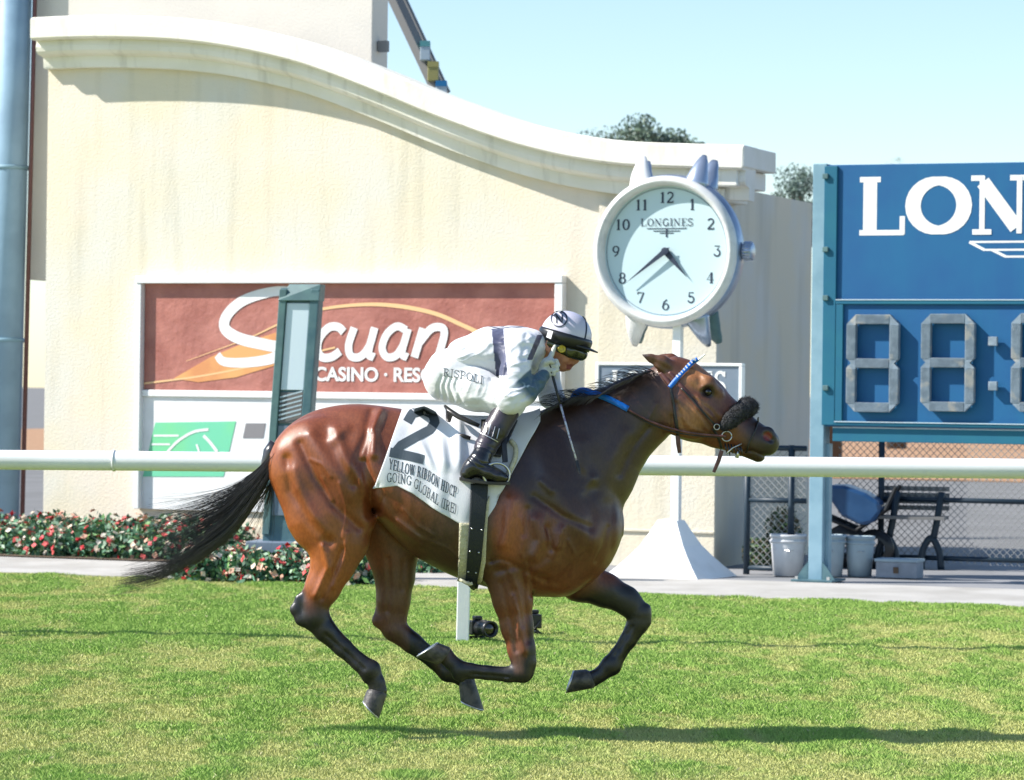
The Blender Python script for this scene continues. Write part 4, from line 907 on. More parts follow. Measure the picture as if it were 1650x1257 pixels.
def tail(i):
    # spine runs from the dock down left, widening; w is the position across the fan
    w_ = rt.beta(1.15, 1.05); stray = rt.random() < .075
    y = 14+(w_-.5)*.05+rt.normal()*.05
    L = 1-.55*rt.random()**1.5
    up = [(446,722),(432,738),(408,762),(375,783),(330,798),(285,808),(248,816)]
    mid = [(442,738),(424,765),(398,802),(364,842),(318,880),(262,915),(198,934)]
    low = [(440,760),(424,790),(402,825),(368,868),(318,905),(250,934),(182,942)]
    out = []
    ph = rt.random()*6; am = 5+20*rt.random()**1.7
    n = 13; nl = np.linspace(0, L, n)
    def cur(c, t):
        x = t*(len(c)-1); i0 = min(int(x), len(c)-2); f = x-i0
        p0 = c[max(i0-1,0)]; p1 = c[i0]; p2 = c[i0+1]; p3 = c[min(i0+2,len(c)-1)]
        return [.5*(2*p1[k]+(p2[k]-p0[k])*f+(2*p0[k]-5*p1[k]+4*p2[k]-p3[k])*f*f+(3*p1[k]-p0[k]-3*p2[k]+p3[k])*f**3) for k in (0,1)]
    if stray:
        sx, sy = 440, 770; dx = rt.normal()*18-28; ln = .4+.6*rt.random()
        for t in nl: out.append(P(sx+dx*t*ln*2+10*math.sin(3*t+ph)*t, sy+10*w_+115*t*ln*(1+.2*math.sin(ph)), y))
        return out
    for t in nl:
        a, b, c = cur(up, t), cur(mid, t), cur(low, t)
        if w_ < .5: q = [a[k]+(b[k]-a[k])*w_*2 for k in (0,1)]
        else: q = [b[k]+(c[k]-b[k])*(w_-.5)*2 for k in (0,1)]
        s_ = am*t*t
        out.append(P(q[0]+s_*.6*math.cos(ph+2.5*t)+4*t*math.sin(ph*3), q[1]+s_*math.sin(ph+3*t+w_*5)+6*t*math.cos(ph*2), y+.03*t*math.sin(ph)))
    return out
strands('tail', tail, 1550, .00105, MT['hair'], horse)
def mane(i):
    u = 896+rt.random()*158; v = np.interp(u, [890,909,934,981,1008,1055], [660,648,636,632,614,594]); g = rt.random()
    y = 14-.02+.035*rt.normal()
    blow = rt.random() < .25; L = (26+20*g) if not blow else 30+22*g
    q = []
    for t in np.linspace(0, 1, 7):
        if blow: q.append(P(u-L*t*.9, v+3-10*math.sin(t*2.6)*g-4*t*rt.random(), y))
        else: q.append(P(u-L*t*.8, v+2+(4+16*g)*t*t, y-(.03+.07*min(1, t*2))*(g+.3)*(1 if y < 14 else -1)))
    return q
strands('mane', mane, 900, .0014, MT['hair'], horse)
b = MB(); b.tube([P(446,716,14),P(436,730,14),P(430,748,14),P(424,762,14)], [.034,.034,.026,.014], 12); b.build('dock', MT['hair'], horse, True)

# ================================================================== TACK
def side_grid(T_, B_, nu, nv, off):                      # drape between a top and a bottom pixel polyline
    def along(pl, s):
        d = [0]; 
        for a, b in zip(pl, pl[1:]): d.append(d[-1]+math.hypot(b[0]-a[0], b[1]-a[1]))
        x = s*d[-1]; i = min(max(np.searchsorted(d, x)-1, 0), len(pl)-2); f = (x-d[i])/(d[i+1]-d[i])
        return pl[i][0]+(pl[i+1][0]-pl[i][0])*f, pl[i][1]+(pl[i+1][1]-pl[i][1])*f
    return [[(lambda a, b, t: (a[0]+(b[0]-a[0])*t, a[1]+(b[1]-a[1])*t))(along(T_, i/nu), along(B_, i/nu), j/nv) for j in range(nv+1)] for i in range(nu+1)]
cloth_T = [(647,664),(700,672),(740,677),(800,680),(850,680),(871,681)]
cloth_B = [(603,786),(640,783),(665,795),(700,820),(740,843),(778,847),(795,818),(812,786)]
nu, nv = 110, 70
G = side_grid(cloth_T, cloth_B, nu, nv, 0); vs = []; wrap = 12
for i in range(nu+1):
    col = []
    for j in range(nv+1):
        u, v = G[i][j]; t = j/nv; kf = sm(768, 744, v)
        wr = .0035*math.sin(u*.13+v*.02)*t+.016*kf*math.exp(-((u-705-(v-700)*.22)/10)**2)*sm(685,740,v)+.015*kf*math.exp(-((u-738-(v-700)*.02)/8)**2)-.003*math.exp(-((u-722)/7)**2)+.010*kf*math.exp(-((u-690-(v-740)*.5)/6)**2)*sm(700,740,v)+.004*(vnoise(np.array([u*1.]),np.array([v*1.]),.05,.02,17)[0]-.5)
        p, n = onto(u, v, .009+wr); col.append(p)
    top = col[0]; pre = []
    xc_, zc_ = top.x, top.z-.22
    a0_ = math.atan2(-(top.y-14), top.z-zc_)
    for k_ in range(1, wrap+1):
        a = a0_-(a0_+.9)*k_/wrap; d = Vector((0, -math.sin(a), math.cos(a))); o = Vector((xc_, 14, zc_))+d*.6
        h, n, ii, ds = HB.ray_cast(o, -d); pre.append((h+d*.010) if h else pre[-1] if pre else top)
    vs += pre[::-1]+col
row = nv+1+wrap; fs = [(i*row+j, i*row+j+1, (i+1)*row+j+1, (i+1)*row+j) for i in range(nu) for j in range(row-1)]
cloth = mesh_obj('saddle_cloth', vs, fs, MT['cloth'], None, True); so_ = cloth.modifiers.new('thick', 'SOLIDIFY'); so_.thickness = .003; so_.offset = 0
tag(cloth, 'white number cloth with a big dark 2 lying over the back of the bay horse', 'saddle cloth')
CB = BT.FromPolygons([tuple(v) for v in vs], fs)
def ink(name, strokes, f, m, parent, bvh, off=.0030, step=6):     # strokes in a local text plane mapped by f to pixels
    mb = MB(); y0 = CAMP
    for q, (pts, w_) in enumerate(strokes):
        dn = []
        for a, b in zip(pts, pts[1:]):
            for k_ in range(step): dn.append((a[0]+(b[0]-a[0])*k_/step, a[1]+(b[1]-a[1])*k_/step))
        dn.append(pts[-1]); vs = []
        for i, p in enumerate(dn):
            a, b = dn[max(i-1,0)], dn[min(i+1,len(dn)-1)]; L = math.hypot(b[0]-a[0], b[1]-a[1])+1e-9; n = (-(b[1]-a[1])/L, (b[0]-a[0])/L)
            for s_ in (-1, 0, 1): 
                u, v = f(p[0]+n[0]*w_/2*s_, p[1]+n[1]*w_/2*s_); h, _ = onto(u, v, off+(q%7)*.0002, bvh); vs.append(h)
        fs = [(3*i+c, 3*i+3+c, 3*i+4+c, 3*i+1+c) for i in range(len(dn)-1) for c in (0,1)]
        mb.add(vs, fs)
    return mb.build(name, m, parent)
# the number 2: angular strokes, in pixels
two = [([(656,681),(664,667),(683,662),(697,669),(701,681),(693,693),(668,706),(646,718),(634,733)], 15), ([(628,729),(658,735),(683,741)], 15)]
ink('number', two, lambda x, y: (x, y), MT['ink'], cloth, CB)
def curve_map(line, h, sh=0):
    d = [0]
    for a, b in zip(line, line[1:]): d.append(d[-1]+math.hypot(b[0]-a[0], b[1]-a[1]))
    def f(x, y):
        s = x; i = min(max(int(np.searchsorted(d, s))-1, 0), len(line)-2); L = d[i+1]-d[i]; t = (s-d[i])/L
        a, b = line[i], line[i+1]; tx, ty = (b[0]-a[0])/L, (b[1]-a[1])/L
        return a[0]+(b[0]-a[0])*t+(ty*.3)*y*h, a[1]+(b[1]-a[1])*t-y*h
    return f, d[-1]
def textline(text, line, h, parent, m, bvh=None, stem=.19, name='lettering', step=2):
    f, L = curve_map(line, h); st, wd = glyph_strokes(text, stem, 1.0, .05); k = L/wd
    ss = [([(x*k, y) for x, y in pts], w_*1.0) for pts, w_ in st]
    # keep stroke width roughly even in both directions: work in pixel units
    ss = [([(x, y*h) for x, y in pts], max(w_*h*.85, 1.1)) for pts, w_ in ss]
    return ink(name, ss, lambda x, y: f(x, y/h), m, parent, bvh or CB, off=.0026, step=step)
rl1 = cat_rom([(626,756,0),(655,764,0),(683,772,0),(706,787,0),(722,796,0),(735,802,0)], 6); rl2 = cat_rom([(623,777,0),(645,779,0),(665,785,0),(690,803,0),(710,817,0),(735,829,0)], 6)
textline('YELLOW RIBBON HDCP', [(p.x, p.y) for p in rl1], 17, cloth, MT['ink'], stem=.125); textline('GOING GLOBAL (IRE)', [(p.x, p.y) for p in rl2], 15.5, cloth, MT['ink'], stem=.10)
def patch(name, T_, B_, nu, nv, off, th, m, parent=None, bvh=None):
    G = side_grid(T_, B_, nu, nv, 0); vs = [onto(*G[i][j], off, bvh)[0] for i in range(nu+1) for j in range(nv+1)]
    fs = [(i*(nv+1)+j, i*(nv+1)+j+1, (i+1)*(nv+1)+j+1, (i+1)*(nv+1)+j) for i in range(nu) for j in range(nv)]
    o = mesh_obj(name, vs, fs, m, parent, True); s_ = o.modifiers.new('thick', 'SOLIDIFY'); s_.thickness = th; s_.offset = 0; return o
girth = root('girth', P(768,860,13.75), 0, 'black elastic girth over cream fleece behind the horse elbow', 'girth')
def under(o): o.parent = girth; o.matrix_parent_inverse = Matrix.Translation(-girth.location); return o
under(patch('fleece_pad', [(740,842),(765,842),(787,800)], [(740,936),(752,943),(779,934)], 16, 24, .014, .014, MT['fleece']))
eb = under(patch('elastic_strap', [(757,782),(771,782),(785,782)], [(752,928),(762,938),(771,943)], 10, 44, .028, .006, MT['elastic']))
for (u, v) in ((759,850),(775,852),(757,883),(771,885),(756,912),(768,914)):
    p, n = onto(u, v, .033); b = MB(); b.lathe([(.004,0),(.004,-.004),(.0005,-.005)], tuple(p), 'y', 10); o = b.build('stud', MT['metal'], None, True); under(o)
# saddle
saddle = root('saddle', P(785,672,14), 0, 'small black racing saddle under the jockey', 'saddle')
def kids(o, par): o.parent = par; o.matrix_parent_inverse = Matrix.Translation(-par.location); return o
vs = []; prof_s = [(718,654),(728,664),(745,674),(765,682),(790,683),(815,680),(838,674),(852,664)]
for i, (u, v) in enumerate(prof_s):
    wd = [.10,.12,.12,.10,.085,.08,.075,.05][i]
    for j in range(13): a = (j/12-.5)*2; vs.append(P(u, v+5, 14+a*wd)-Vector((0, 0, .05*abs(a)**2.2)))
fs = [(i*13+j, i*13+j+1, (i+1)*13+j+1, (i+1)*13+j) for i in range(len(prof_s)-1) for j in range(12)]
o = kids(mesh_obj('seat', vs, [f[::-1] for f in fs], MT['leather'], None, True), saddle); m_ = o.modifiers.new('t', 'SOLIDIFY'); m_.thickness = .016; m_.offset = 0
m_ = o.modifiers.new('s', 'SUBSURF'); m_.levels = m_.render_levels = 2
o = kids(patch('flap', [(775,684),(835,684)], [(772,735),(806,740)], 14, 16, .022, .008, MT['leather']), saddle)
b = MB(); b.tube(cat_rom([onto(u_, v_, .030)[0] for u_, v_ in ((822,716),(830,726),(829,742),(822,758),(814,774))], 6), .011, 10); kids(b.build('flap_edge', MT['fleece'], None, True), saddle)
b = MB(); b.tube([onto(737,706,.02)[0], onto(746,708,.022)[0], onto(757,711,.02)[0]], [.007,.009,.008], 8); kids(b.build('girth_billet', MT['leather'], None, True), saddle)
b = MB(); b.tube([P(815,682,13.80), P(812,715,13.75), P(814,745,13.73)], .012, 8, .3, up=(0,1,0)); kids(b.build('stirrup_leather', MT['leather'], None), saddle)
b = MB(); Ys = 13.70; b.tube([P(800+21*math.cos(R(a)), 765-19*max(-.75, math.sin(R(a))), Ys+.02*math.cos(R(a))) for a in range(-50, 231, 14)], .006, 8); kids(b.build('stirrup_iron', MT['metal'], None, True), saddle)
b = MB(); b.tube([P(717,654,13.87), P(724,662,13.84), P(738,671,13.815), P(756,679,13.80), P(772,686,13.795)], [.007,.014,.014,.012,.010], 10, .8); kids(b.build('cantle', MT['leather'], None, True), saddle)
# bridle
bridle = root('bridle', P(1110,640,13.9), 0, 'brown and black leather bridle on the head of the bay horse', 'bridle')
def strap(name, pts, w_, m, par, off=.006, th=.0035, n=8, bvh=None):
    q = cat_rom([(*p, 0) for p in pts], n); vs = []
    for i, p in enumerate(q):
        t = (q[min(i+1,len(q)-1)]-q[max(i-1,0)]).normalized()
        for s_ in (-1, 0, 1): vs.append(onto(p.x-t.y*w_/2*s_, p.y+t.x*w_/2*s_, off, bvh, 13.92)[0])
    o = mesh_obj(name, vs, [(3*i+c, 3*i+3+c, 3*i+4+c, 3*i+1+c) for i in range(len(q)-1) for c in (0,1)], m, None, True)
    s_ = o.modifiers.new('t', 'SOLIDIFY'); s_.thickness = th; s_.offset = 0; return kids(o, par)
strap('cheek_strap', [(1078,600),(1092,616),(1112,641),(1135,668),(1152,687)], 6, MT['brown'], bridle)
strap('head_strap', [(1064,601),(1075,614),(1083,625)], 7, MT['brown'], bridle)
strap('cheek_strap', [(1098,626),(1120,650),(1142,674),(1156,690)], 3, MT['leather'], bridle, .008)
strap('throat_strap', [(1080,622),(1085,650),(1090,680),(1093,703)], 4.5, MT['leather'], bridle)
b = MB(); b.tube([P(1092,702,13.93), P(1093,715,13.93), P(1095,730,13.935)], [.010,.010,.008], 8, .35, up=(0,1,0)); kids(b.build('strap_end', MT['brown'], None), bridle)
bb = strap('browband', [(1079,625),(1090,612),(1103,598),(1116,585),(1124,578)], 7, MT['blue'], bridle, .008)
for k_ in range(9):
    t = k_/8; c = (1092+(1120-1092)*t, 608+(580-608)*t); b = MB(); q = [onto(c[0]+dx, c[1]+dy, .0125)[0] for dx, dy in ((-3.2,-1.8),(-1.6,-3.2),(1.6,.2),(.2,1.6))]; b.add(q, [(0,1,2,3)]); kids(b.build('white_check', MT['signw'], None), bridle)
b = MB(); b.tube([P(1121,583,13.95), P(1129,577,13.94), P(1136,571,13.93)], [.006,.004,.003], 6); kids(b.build('browband_tip', MT['white'], None), bridle)
strap('nose_strap', [(1222,672),(1218,690),(1208,712),(1202,730)], 2.5, MT['leather'], bridle)
strap('chin_strap', [(1148,690),(1158,706),(1163,722)], 4, MT['leather'], bridle)
b = MB(); 
def ring(c, r_, th, Y, ex=1.0): return [P(c[0]+r_*math.cos(t), c[1]+r_*ex*math.sin(t), Y) for t in [2*PI*k/20 for k in range(21)]]
b.tube(ring((1155,688), 4.5, 0, 13.905), .002, 6); kids(b.build('buckle', MT['metal'], None, True), bridle)
b = MB(); b.tube(ring((1171,703), 8, 0, 13.915), .0028, 6); kids(b.build('bit_ring', MT['metal'], None, True), bridle)
b = MB(); b.tube([P(1195,715,13.93), P(1180,722,13.915), P(1170,732,13.91)], .003, 6); kids(b.build('bit_shank', MT['metal'], None, True), bridle)
b = MB(); b.tube([P(1192,722,13.93), P(1187,738,13.925)], [.003,.009], 8, .4, up=(0,1,0)); kids(b.build('bit_plate', MT['metal'], None, True), bridle)
b = MB(); b.tube([P(1163,726,13.925), P(1158,742,13.925), P(1150,761,13.925)], [.009,.009,.007], 8, .35, up=(0,1,0)); kids(b.build('strap_end', MT['brown'], None), bridle)
for i in range(6): b = MB(); u = 1168+i*5; b.tube([P(u,714+i,13.93), P(u+2,722+2*(i%3),13.92), P(u+3,731+3*(i%2),13.925)], [.0035,.005,.002], 6); kids(b.build('bit_guard', MT['leather'], None, True), bridle)
# sheepskin noseband wrapping the nose
Nb = Field((P(1150,700).x, 13.84, P(1160,705).z), (P(1232,700).x, 14.16, P(1160,632).z), .004)
for s_ in (-1, 1): Nb.chain([(1206,655,14,12,.04),(1203,658,14+.045*s_,14,.028),(1190,666,14+.075*s_,14.5,.026),(1178,677,14+.084*s_,13,.024),(1168,686,14+.086*s_,9,.018)], .012)
Nb.chain([(1210,657,14,11,.05),(1200,652,14,11,.055)], .02)
v_, f_ = Nb.surface(); rr = np.random.default_rng(3); v_ = smooth(v_, f_, 1); v_ += .0035*(vnoise(v_[:,0]*200+9, v_[:,2]*200+v_[:,1]*150, 1, 1, 9)-.5)[:, None]*np.sign(v_-v_.mean(0))
nb = kids(np_mesh('sheepskin_noseband', v_, f_, MT['fuzz']), bridle)
def fz(i):
    p = v_[rr.integers(len(v_))]; d = p-v_.mean(0); d = d/np.linalg.norm(d)+rr.normal(size=3)*.6; d /= np.linalg.norm(d); return [p, p+d*.005, p+d*.009+rr.normal(size=3)*.002]
kids(strands('sheepskin_hair', fz, 2600, .0006, MT['fuzz'], None), bridle)

# ================================================================== JOCKEY
def field(u0, u1, v0, v1, y0, y1, h): a, b = P(u0, v1, 14), P(u1, v0, 14); return Field((a.x, y0, a.z), (b.x, y1, b.z), h)
TORSO = [(724,597,14,36,.16),(752,580,14,36,.15),(790,567,14,38,.155),(826,564,14,37,.175),(848,560,14,30,.155),(860,558,14,24,.11)]
ARM_N = [(838,560,13.86,28,.068),(830,600,13.79,23,.058),(823,643,13.735,22,.052)]
FORE_N = [(823,645,13.735,22,.05),(845,632,13.76,20,.045),(862,619,13.80,14,.034),(876,606,13.835,10,.028)]
ARM_F = [(850,564,14.14,27,.066),(878,600,14.19,22,.055),(889,640,14.18,20,.048)]
FORE_F = [(889,640,14.18,19,.045),(903,655,14.13,13,.034),(918,652,14.09,10,.026)]
LEG_N = [(720,612,13.92,36,.09),(768,628,13.87,33,.085),(806,642,13.83,26,.068),(826,650,13.82,20,.056)]
LEG_F = [(x, y, 28-Y, r_, w_) for x, y, Y, r_, w_ in LEG_N]
SHIN_N = [(822,652,13.82,20,.055),(800,690,13.785,19,.052),(782,722,13.745,16,.045),(773,744,13.715,14,.04)]
SHIN_F = [(x, y, 28-Y, r_, w_) for x, y, Y, r_, w_ in SHIN_N]
def thin(c, k=.78): return [(u, v, Y, r_*k, w_*k) for u, v, Y, r_, w_ in c]
B = field(680, 965, 490, 785, 13.62, 14.38, .0042)
for c in (TORSO, ARM_N, FORE_N, ARM_F, FORE_F, LEG_N, LEG_F, SHIN_N, SHIN_F): B.chain(thin(c), .02)
B.chain([(853,560,14,20,.058),(878,560,14,21,.058),(893,556,14,22,.06)], .02)                 # neck
B.chain([(905,545,14,31,.078),(912,552,14,30,.076)], .02)
B.chain([(903,566,14,22,.060),(907,580,14,15,.046),(906,589,14,10,.030)], .02)               # jaw and chin
B.chain([(920,562,14,14,.046),(919,578,14,10,.036),(916,588,14,7,.024)], .014)               # face front
B.chain([(925,566,14,4,.010),(930,580,14,3.6,.011),(927,584,14,3.2,.016)], .008)             # nose
B.chain([(921,588,14,3,.020),(920,589,14,3,.020)], .006); B.chain([(917,594,14,3.2,.018),(916,594,14,3.2,.018)], .006)   # lips
B.mark([(921,591),(913,590)], 1.3, .004, 13.9, 14.1)
B.chain([(912,577,13.955,7,.012),(916,572,13.955,6,.012)], .012)
for Ye in (13.922, 14.078):
    B.chain([(884,550,Ye,3,.005),(880,555,Ye,2.6,.005),(881,563,Ye,2.6,.005),(885,568,Ye,3,.005)], .004); B.chain([(885,551,Ye+.002,4,.004),(886,565,Ye+.002,3,.004)], .005)
v_, f_ = B.surface(); v_ = smooth(v_, f_, 2); uu, vv = unP(*v_.T)
hair_ = sm(889, 884, uu)*sm(566, 560, vv)*(vv > 535)*sm(876, 870, uu)*0
sk = np.tile(np.array([.56,.25,.155]), (len(v_), 1)); sk[(vv > 587) & (vv < 595) & (uu > 913)] = (.34,.10,.08)
MT['skinc'] = mat('skin_colour', (.5,.25,.16), .45, (.9,.84,.82), 60, .05, 250, attr='Col')
person = np_mesh('person', v_, f_, MT['skinc'], col=sk)
tag(person, 'jockey in white silks and black goggles crouching over the galloping horse', 'person')

def crease(v_, A, k1, k2, ang, seed, lat=True):
    c_, s_ = math.cos(ang), math.sin(ang); a = v_[:,0]*c_+v_[:,2]*s_+20; b = -v_[:,0]*s_+v_[:,2]*c_+20
    n = vnoise(a+v_[:,1]*.3, b+v_[:,1]*.4+.02*vnoise(a, b, 30, 30, seed+5), k1, k2, seed); r = (1-np.abs(2*n-1))**2.5
    e = v_-np.array([0, 14, 0]); return v_+(A*(r-.3))[:, None]*np.stack([np.zeros(len(v_)), np.sign(e[:,1]), .35*np.ones(len(v_))], 1)*np.clip(np.abs(e[:,1:2])/.06, 0, 1)
def fold(Fd, pts, w_, a_, y0=13.6, y1=13.95): Fd.mark(pts, w_, a_*1.5, y0, y1)
# silks
J = field(700, 930, 505, 690, 13.62, 14.38, .0038)
J.chain(TORSO[1:], .03); J.chain([(742,590,14,28,.15),(752,580,14,34,.15)], .02); J.chain([(760,590,14,22,.13),(800,590,14,24,.13),(850,585,14,18,.11)], .04)
J.chain(ARM_N, .025); J.chain(FORE_N[:], .02); J.chain(ARM_F, .025); J.chain(FORE_F, .02)
fold(J, [(848,540),(842,575),(846,608)], 4, .004); fold(J, [(822,560),(812,600),(808,630)], 4, -.004); fold(J, [(806,622),(820,628),(842,622)], 3, .005); fold(J, [(808,634),(824,640),(842,632)], 2.5, -.004)
fold(J, [(830,655),(840,644),(852,636)], 2.2, .003); fold(J, [(850,640),(848,628),(850,618)], 2, .003); fold(J, [(858,634),(856,622),(858,612)], 2, .003); fold(J, [(866,628),(864,616),(866,608)], 1.8, .0025)
fold(J, [(735,590),(765,592),(795,602)], 4, .005); fold(J, [(730,576),(760,572),(792,570)], 5, -.004); fold(J, [(750,560),(780,556)], 4, .003); fold(J, [(812,548),(818,580),(812,612)], 3, .004); fold(J, [(862,560),(858,590),(862,612)], 3, .004)
v_, f_ = J.surface(); v_ = smooth(v_, f_, 2); uu, vv = unP(*v_.T)
v_ += (.0035*(vnoise(v_[:,0]*1+9, v_[:,2]*1+9, 26, 55, 31)-.5))[:, None]*np.array([0, -1, .4])*np.sign(14-v_[:, 1:2])*np.array([1,1,1])
v_ = crease(v_, .0060, 9, 34, R(25), 71); v_ = crease(v_, .0016, 22, 70, R(-35), 72); v_ = smooth(v_, f_, 2)
wh = np.array([.72,.72,.75]); C = np.tile(wh, (len(v_), 1)); pur = np.array([.055,.05,.10])
C[(np.abs(uu-(792+(vv-535)*.10)-10) < 9.5) & (vv > 530) & (vv < 606) & (v_[:,1] > 0)] = (.055,.06,.12)
rr_ = np.hypot((uu-817)*M_, v_[:,1]-14); C[(rr_ > .066) & (rr_ < .086) & (vv < 550)] = (.02,.02,.05); C[(rr_ < .05) & (np.abs((uu-817)*M_-(v_[:,1]-14)*.6) < .012) & (vv < 548)] = (.02,.02,.05)
C[(np.abs((uu-866)+(vv-550)*.42) < 4.5) & (vv > 540) & (vv < 580)] = (.05,.045,.09)
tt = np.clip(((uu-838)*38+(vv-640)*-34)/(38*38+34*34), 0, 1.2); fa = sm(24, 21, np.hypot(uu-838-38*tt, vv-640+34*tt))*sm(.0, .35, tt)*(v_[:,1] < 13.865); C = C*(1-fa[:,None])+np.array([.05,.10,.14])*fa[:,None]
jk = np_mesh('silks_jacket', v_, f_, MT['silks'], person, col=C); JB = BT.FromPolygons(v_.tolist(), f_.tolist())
b = MB(); b.tube([P(872+2*k-3*0, 0+609-1.8*k, 13.832) for k in (0,1)], .033, 16, .8); 
# breeches
Bf = field(675, 860, 550, 690, 13.62, 14.38, .004)
Bf.chain([(724,598,14,37,.165),(748,586,14,32,.15)], .03); Bf.chain([(712,606,13.93,27,.08),(712,606,13.93,27,.08)], .03); Bf.chain([(712,606,14.07,27,.08),(712,606,14.07,27,.08)], .03)
Bf.chain(LEG_N, .03); Bf.chain(LEG_F, .03); Bf.chain([(826,650,13.82,20,.056),(816,664,13.805,19,.054)], .02); Bf.chain([(826,650,14.18,20,.056),(816,664,14.195,19,.054)], .02)
for du in (0, 8, 16, 25): fold(Bf, [(712+du,606+du*.2),(706+du*1.1,622),(708+du*1.4,646)], 2.6, .0045)
fold(Bf, [(790,612),(808,628),(824,634)], 3, .004); fold(Bf, [(760,640),(790,648),(812,655)], 4, -.003); fold(Bf, [(740,650),(770,652)], 3, .003)
v_, f_ = Bf.surface(); v_ = smooth(v_, f_, 2); v_ = crease(v_, .0032, 30, 9, R(-20), 81); v_ = smooth(v_, f_, 1)
br = np_mesh('breeches', v_, f_, MT['silks'], person, col=np.tile(np.array([.72,.72,.72]), (len(v_), 1))); BB = BT.FromPolygons(v_.tolist(), f_.tolist())
ln = [(714,606),(735,609),(755,613),(778,620)]
textline('RISPOLI', ln, 12.5, br, MT['ink'], BB, stem=.13, name='leg_lettering')
# boots
def boot(sgn):
    Y = lambda y: y if sgn < 0 else 28-y
    fy = 13.60 if sgn < 0 else 14.1
    Ff = field(725, 840, 650, 792, fy, fy+.3, .0034)
    Ff.chain([(772,742,Y(13.715),16,.044),(758,756,Y(13.712),13,.038),(752,763,Y(13.71),11,.034)], .015)
    Ff.chain([(766,750,Y(13.712),15,.042),(786,761,Y(13.71),12.5,.042),(802,767,Y(13.708),9.5,.040),(813,770,Y(13.708),7,.030)], .02)
    Ff.chain([(773,744,Y(13.715),15.5,.043),(778,732,Y(13.73),16.5,.046)], .01)
    Ff.mark([(758,738),(772,750),(790,752)], 1.6, .003, 13.5, 14.5); Ff.mark([(764,733),(778,744),(792,745)], 1.6, .003, 13.5, 14.5)
    v_, f_ = Ff.surface(); v_ = smooth(v_, f_, 1); bt = np_mesh('boot', v_, f_, MT['boot'], person)
    Fs = field(740, 850, 640, 760, fy, fy+.34, .004)
    Fs.chain([(815,664,Y(13.80),21.5,.060),(798,694,Y(13.782),20.5,.056),(783,720,Y(13.75),17.5,.049),(777,734,Y(13.73),16.6,.046)], .01)
    Fs.mark([(772,712),(790,718),(800,722)], 2, .003, 13.5, 14.5); Fs.mark([(765,722),(780,730),(795,732)], 2, .003, 13.5, 14.5)
    v_, f_ = Fs.surface(); v_ = smooth(v_, f_, 1); sf_ = np_mesh('boot_shaft', v_, f_, MT['bootup'], bt); SB = BT.FromPolygons(v_.tolist(), f_.tolist())
    b = MB(); so_ = []
    yc = Y(13.71)
    up = [(740,768),(742,774),(760,777),(790,779),(812,779),(822,776)]; ring_ = []
    n = 10
    for k_ in range(n+1):
        t = k_/n; u = 740+82*t; v = 771+8*math.sin(t*PI*.6); wd = .034*math.sin(PI*min(max(t*.92+.06,0),1))**.45
        ring_.append((u, v, wd))
    vs = []
    for u, v, wd in ring_: vs += [P(u, v-2.5, yc-wd), P(u, v-2.5, yc+wd), P(u, v+3, yc+wd), P(u, v+3, yc-wd)]
    fs = [(4*i+j, 4*i+(j+1)%4, 4*i+4+(j+1)%4, 4*i+4+j) for i in range(n) for j in range(4)]+[(3,2,1,0), (4*n,4*n+1,4*n+2,4*n+3)]
    b.add(vs, fs); b.build('sole', MT['leather'], bt, bevel=.002)
    if sgn < 0:
        q = [(778,688),(788,692),(800,698),(812,703)]; vs = []
        for (u, v) in q:
            for dv in (-9, 0, 9): vs.append(onto(u+dv*.45*-1*-1*.0-dv*-.0, v+dv*1.0, .004, SB)[0])
        mesh_obj('strap', vs, [(3*i+c, 3*i+3+c, 3*i+4+c, 3*i+1+c) for i in range(3) for c in (0,1)], MT['leather'], bt, True)
        for k_ in range(4):
            b = MB(); u = 783+k_*6; v = 688+k_*2.6; b.tube([onto(u+3, v-5, .008, SB)[0], onto(u-2, v+11, .008, SB)[0]], .002, 6); b.build('clip', MT['metal'], bt)
        b = MB(); b.tube([onto(776+5*k_, 699+2.6*k_, .006, SB)[0] for k_ in range(6)], .0022, 6); b.build('clip', MT['metal'], bt)
boot(-1); boot(1)
# gloved hands
def hand(name, prims, box_):
    Fh = field(*box_, .0017)
    for c, k_ in prims: Fh.chain(c, k_)
    v_, f_ = Fh.surface(); v_ = smooth(v_, f_, 1); return np_mesh(name, v_, f_, MT['glove'], person)
Yh = 13.865
hand('glove', [
 ([(873,610,Yh-.02,10.5,.030),(877,602,Yh-.012,10,.028),(881,593,Yh,11,.022),(885,585,Yh,10.5,.018)], .010),
 ([(876,598,Yh,9,.018),(879,586,Yh,8,.017)], .010),
 ([(884,580,Yh+.012,4.6,.011),(889,571,Yh+.022,3.9,.0095),(892,563,Yh+.030,3.3,.0085),(894,558,Yh+.034,2.6,.007)], .004),           # index pointing up
 ([(889,584,Yh-.006,4.4,.010),(896,582,Yh-.014,3.9,.0095),(899,588,Yh-.016,3.5,.009),(894,592,Yh-.012,3.1,.008)], .0025),       # middle curled
 ([(890,590,Yh-.012,4.2,.0095),(897,590,Yh-.022,3.7,.009),(898,596,Yh-.022,3.3,.0085),(892,598,Yh-.016,3.0,.008)], .0025),
 ([(888,596,Yh-.016,3.8,.009),(893,598,Yh-.026,3.3,.008),(893,603,Yh-.024,3.0,.0075),(888,604,Yh-.018,2.6,.007)], .0025),
 ([(876,590,Yh-.018,4.6,.011),(880,584,Yh-.030,4.2,.010),(887,582,Yh-.034,3.6,.009),(891,584,Yh-.032,3.0,.008)], .004)],            # thumb from the side of the palm
 (855, 908, 548, 625, 13.79, 13.94))
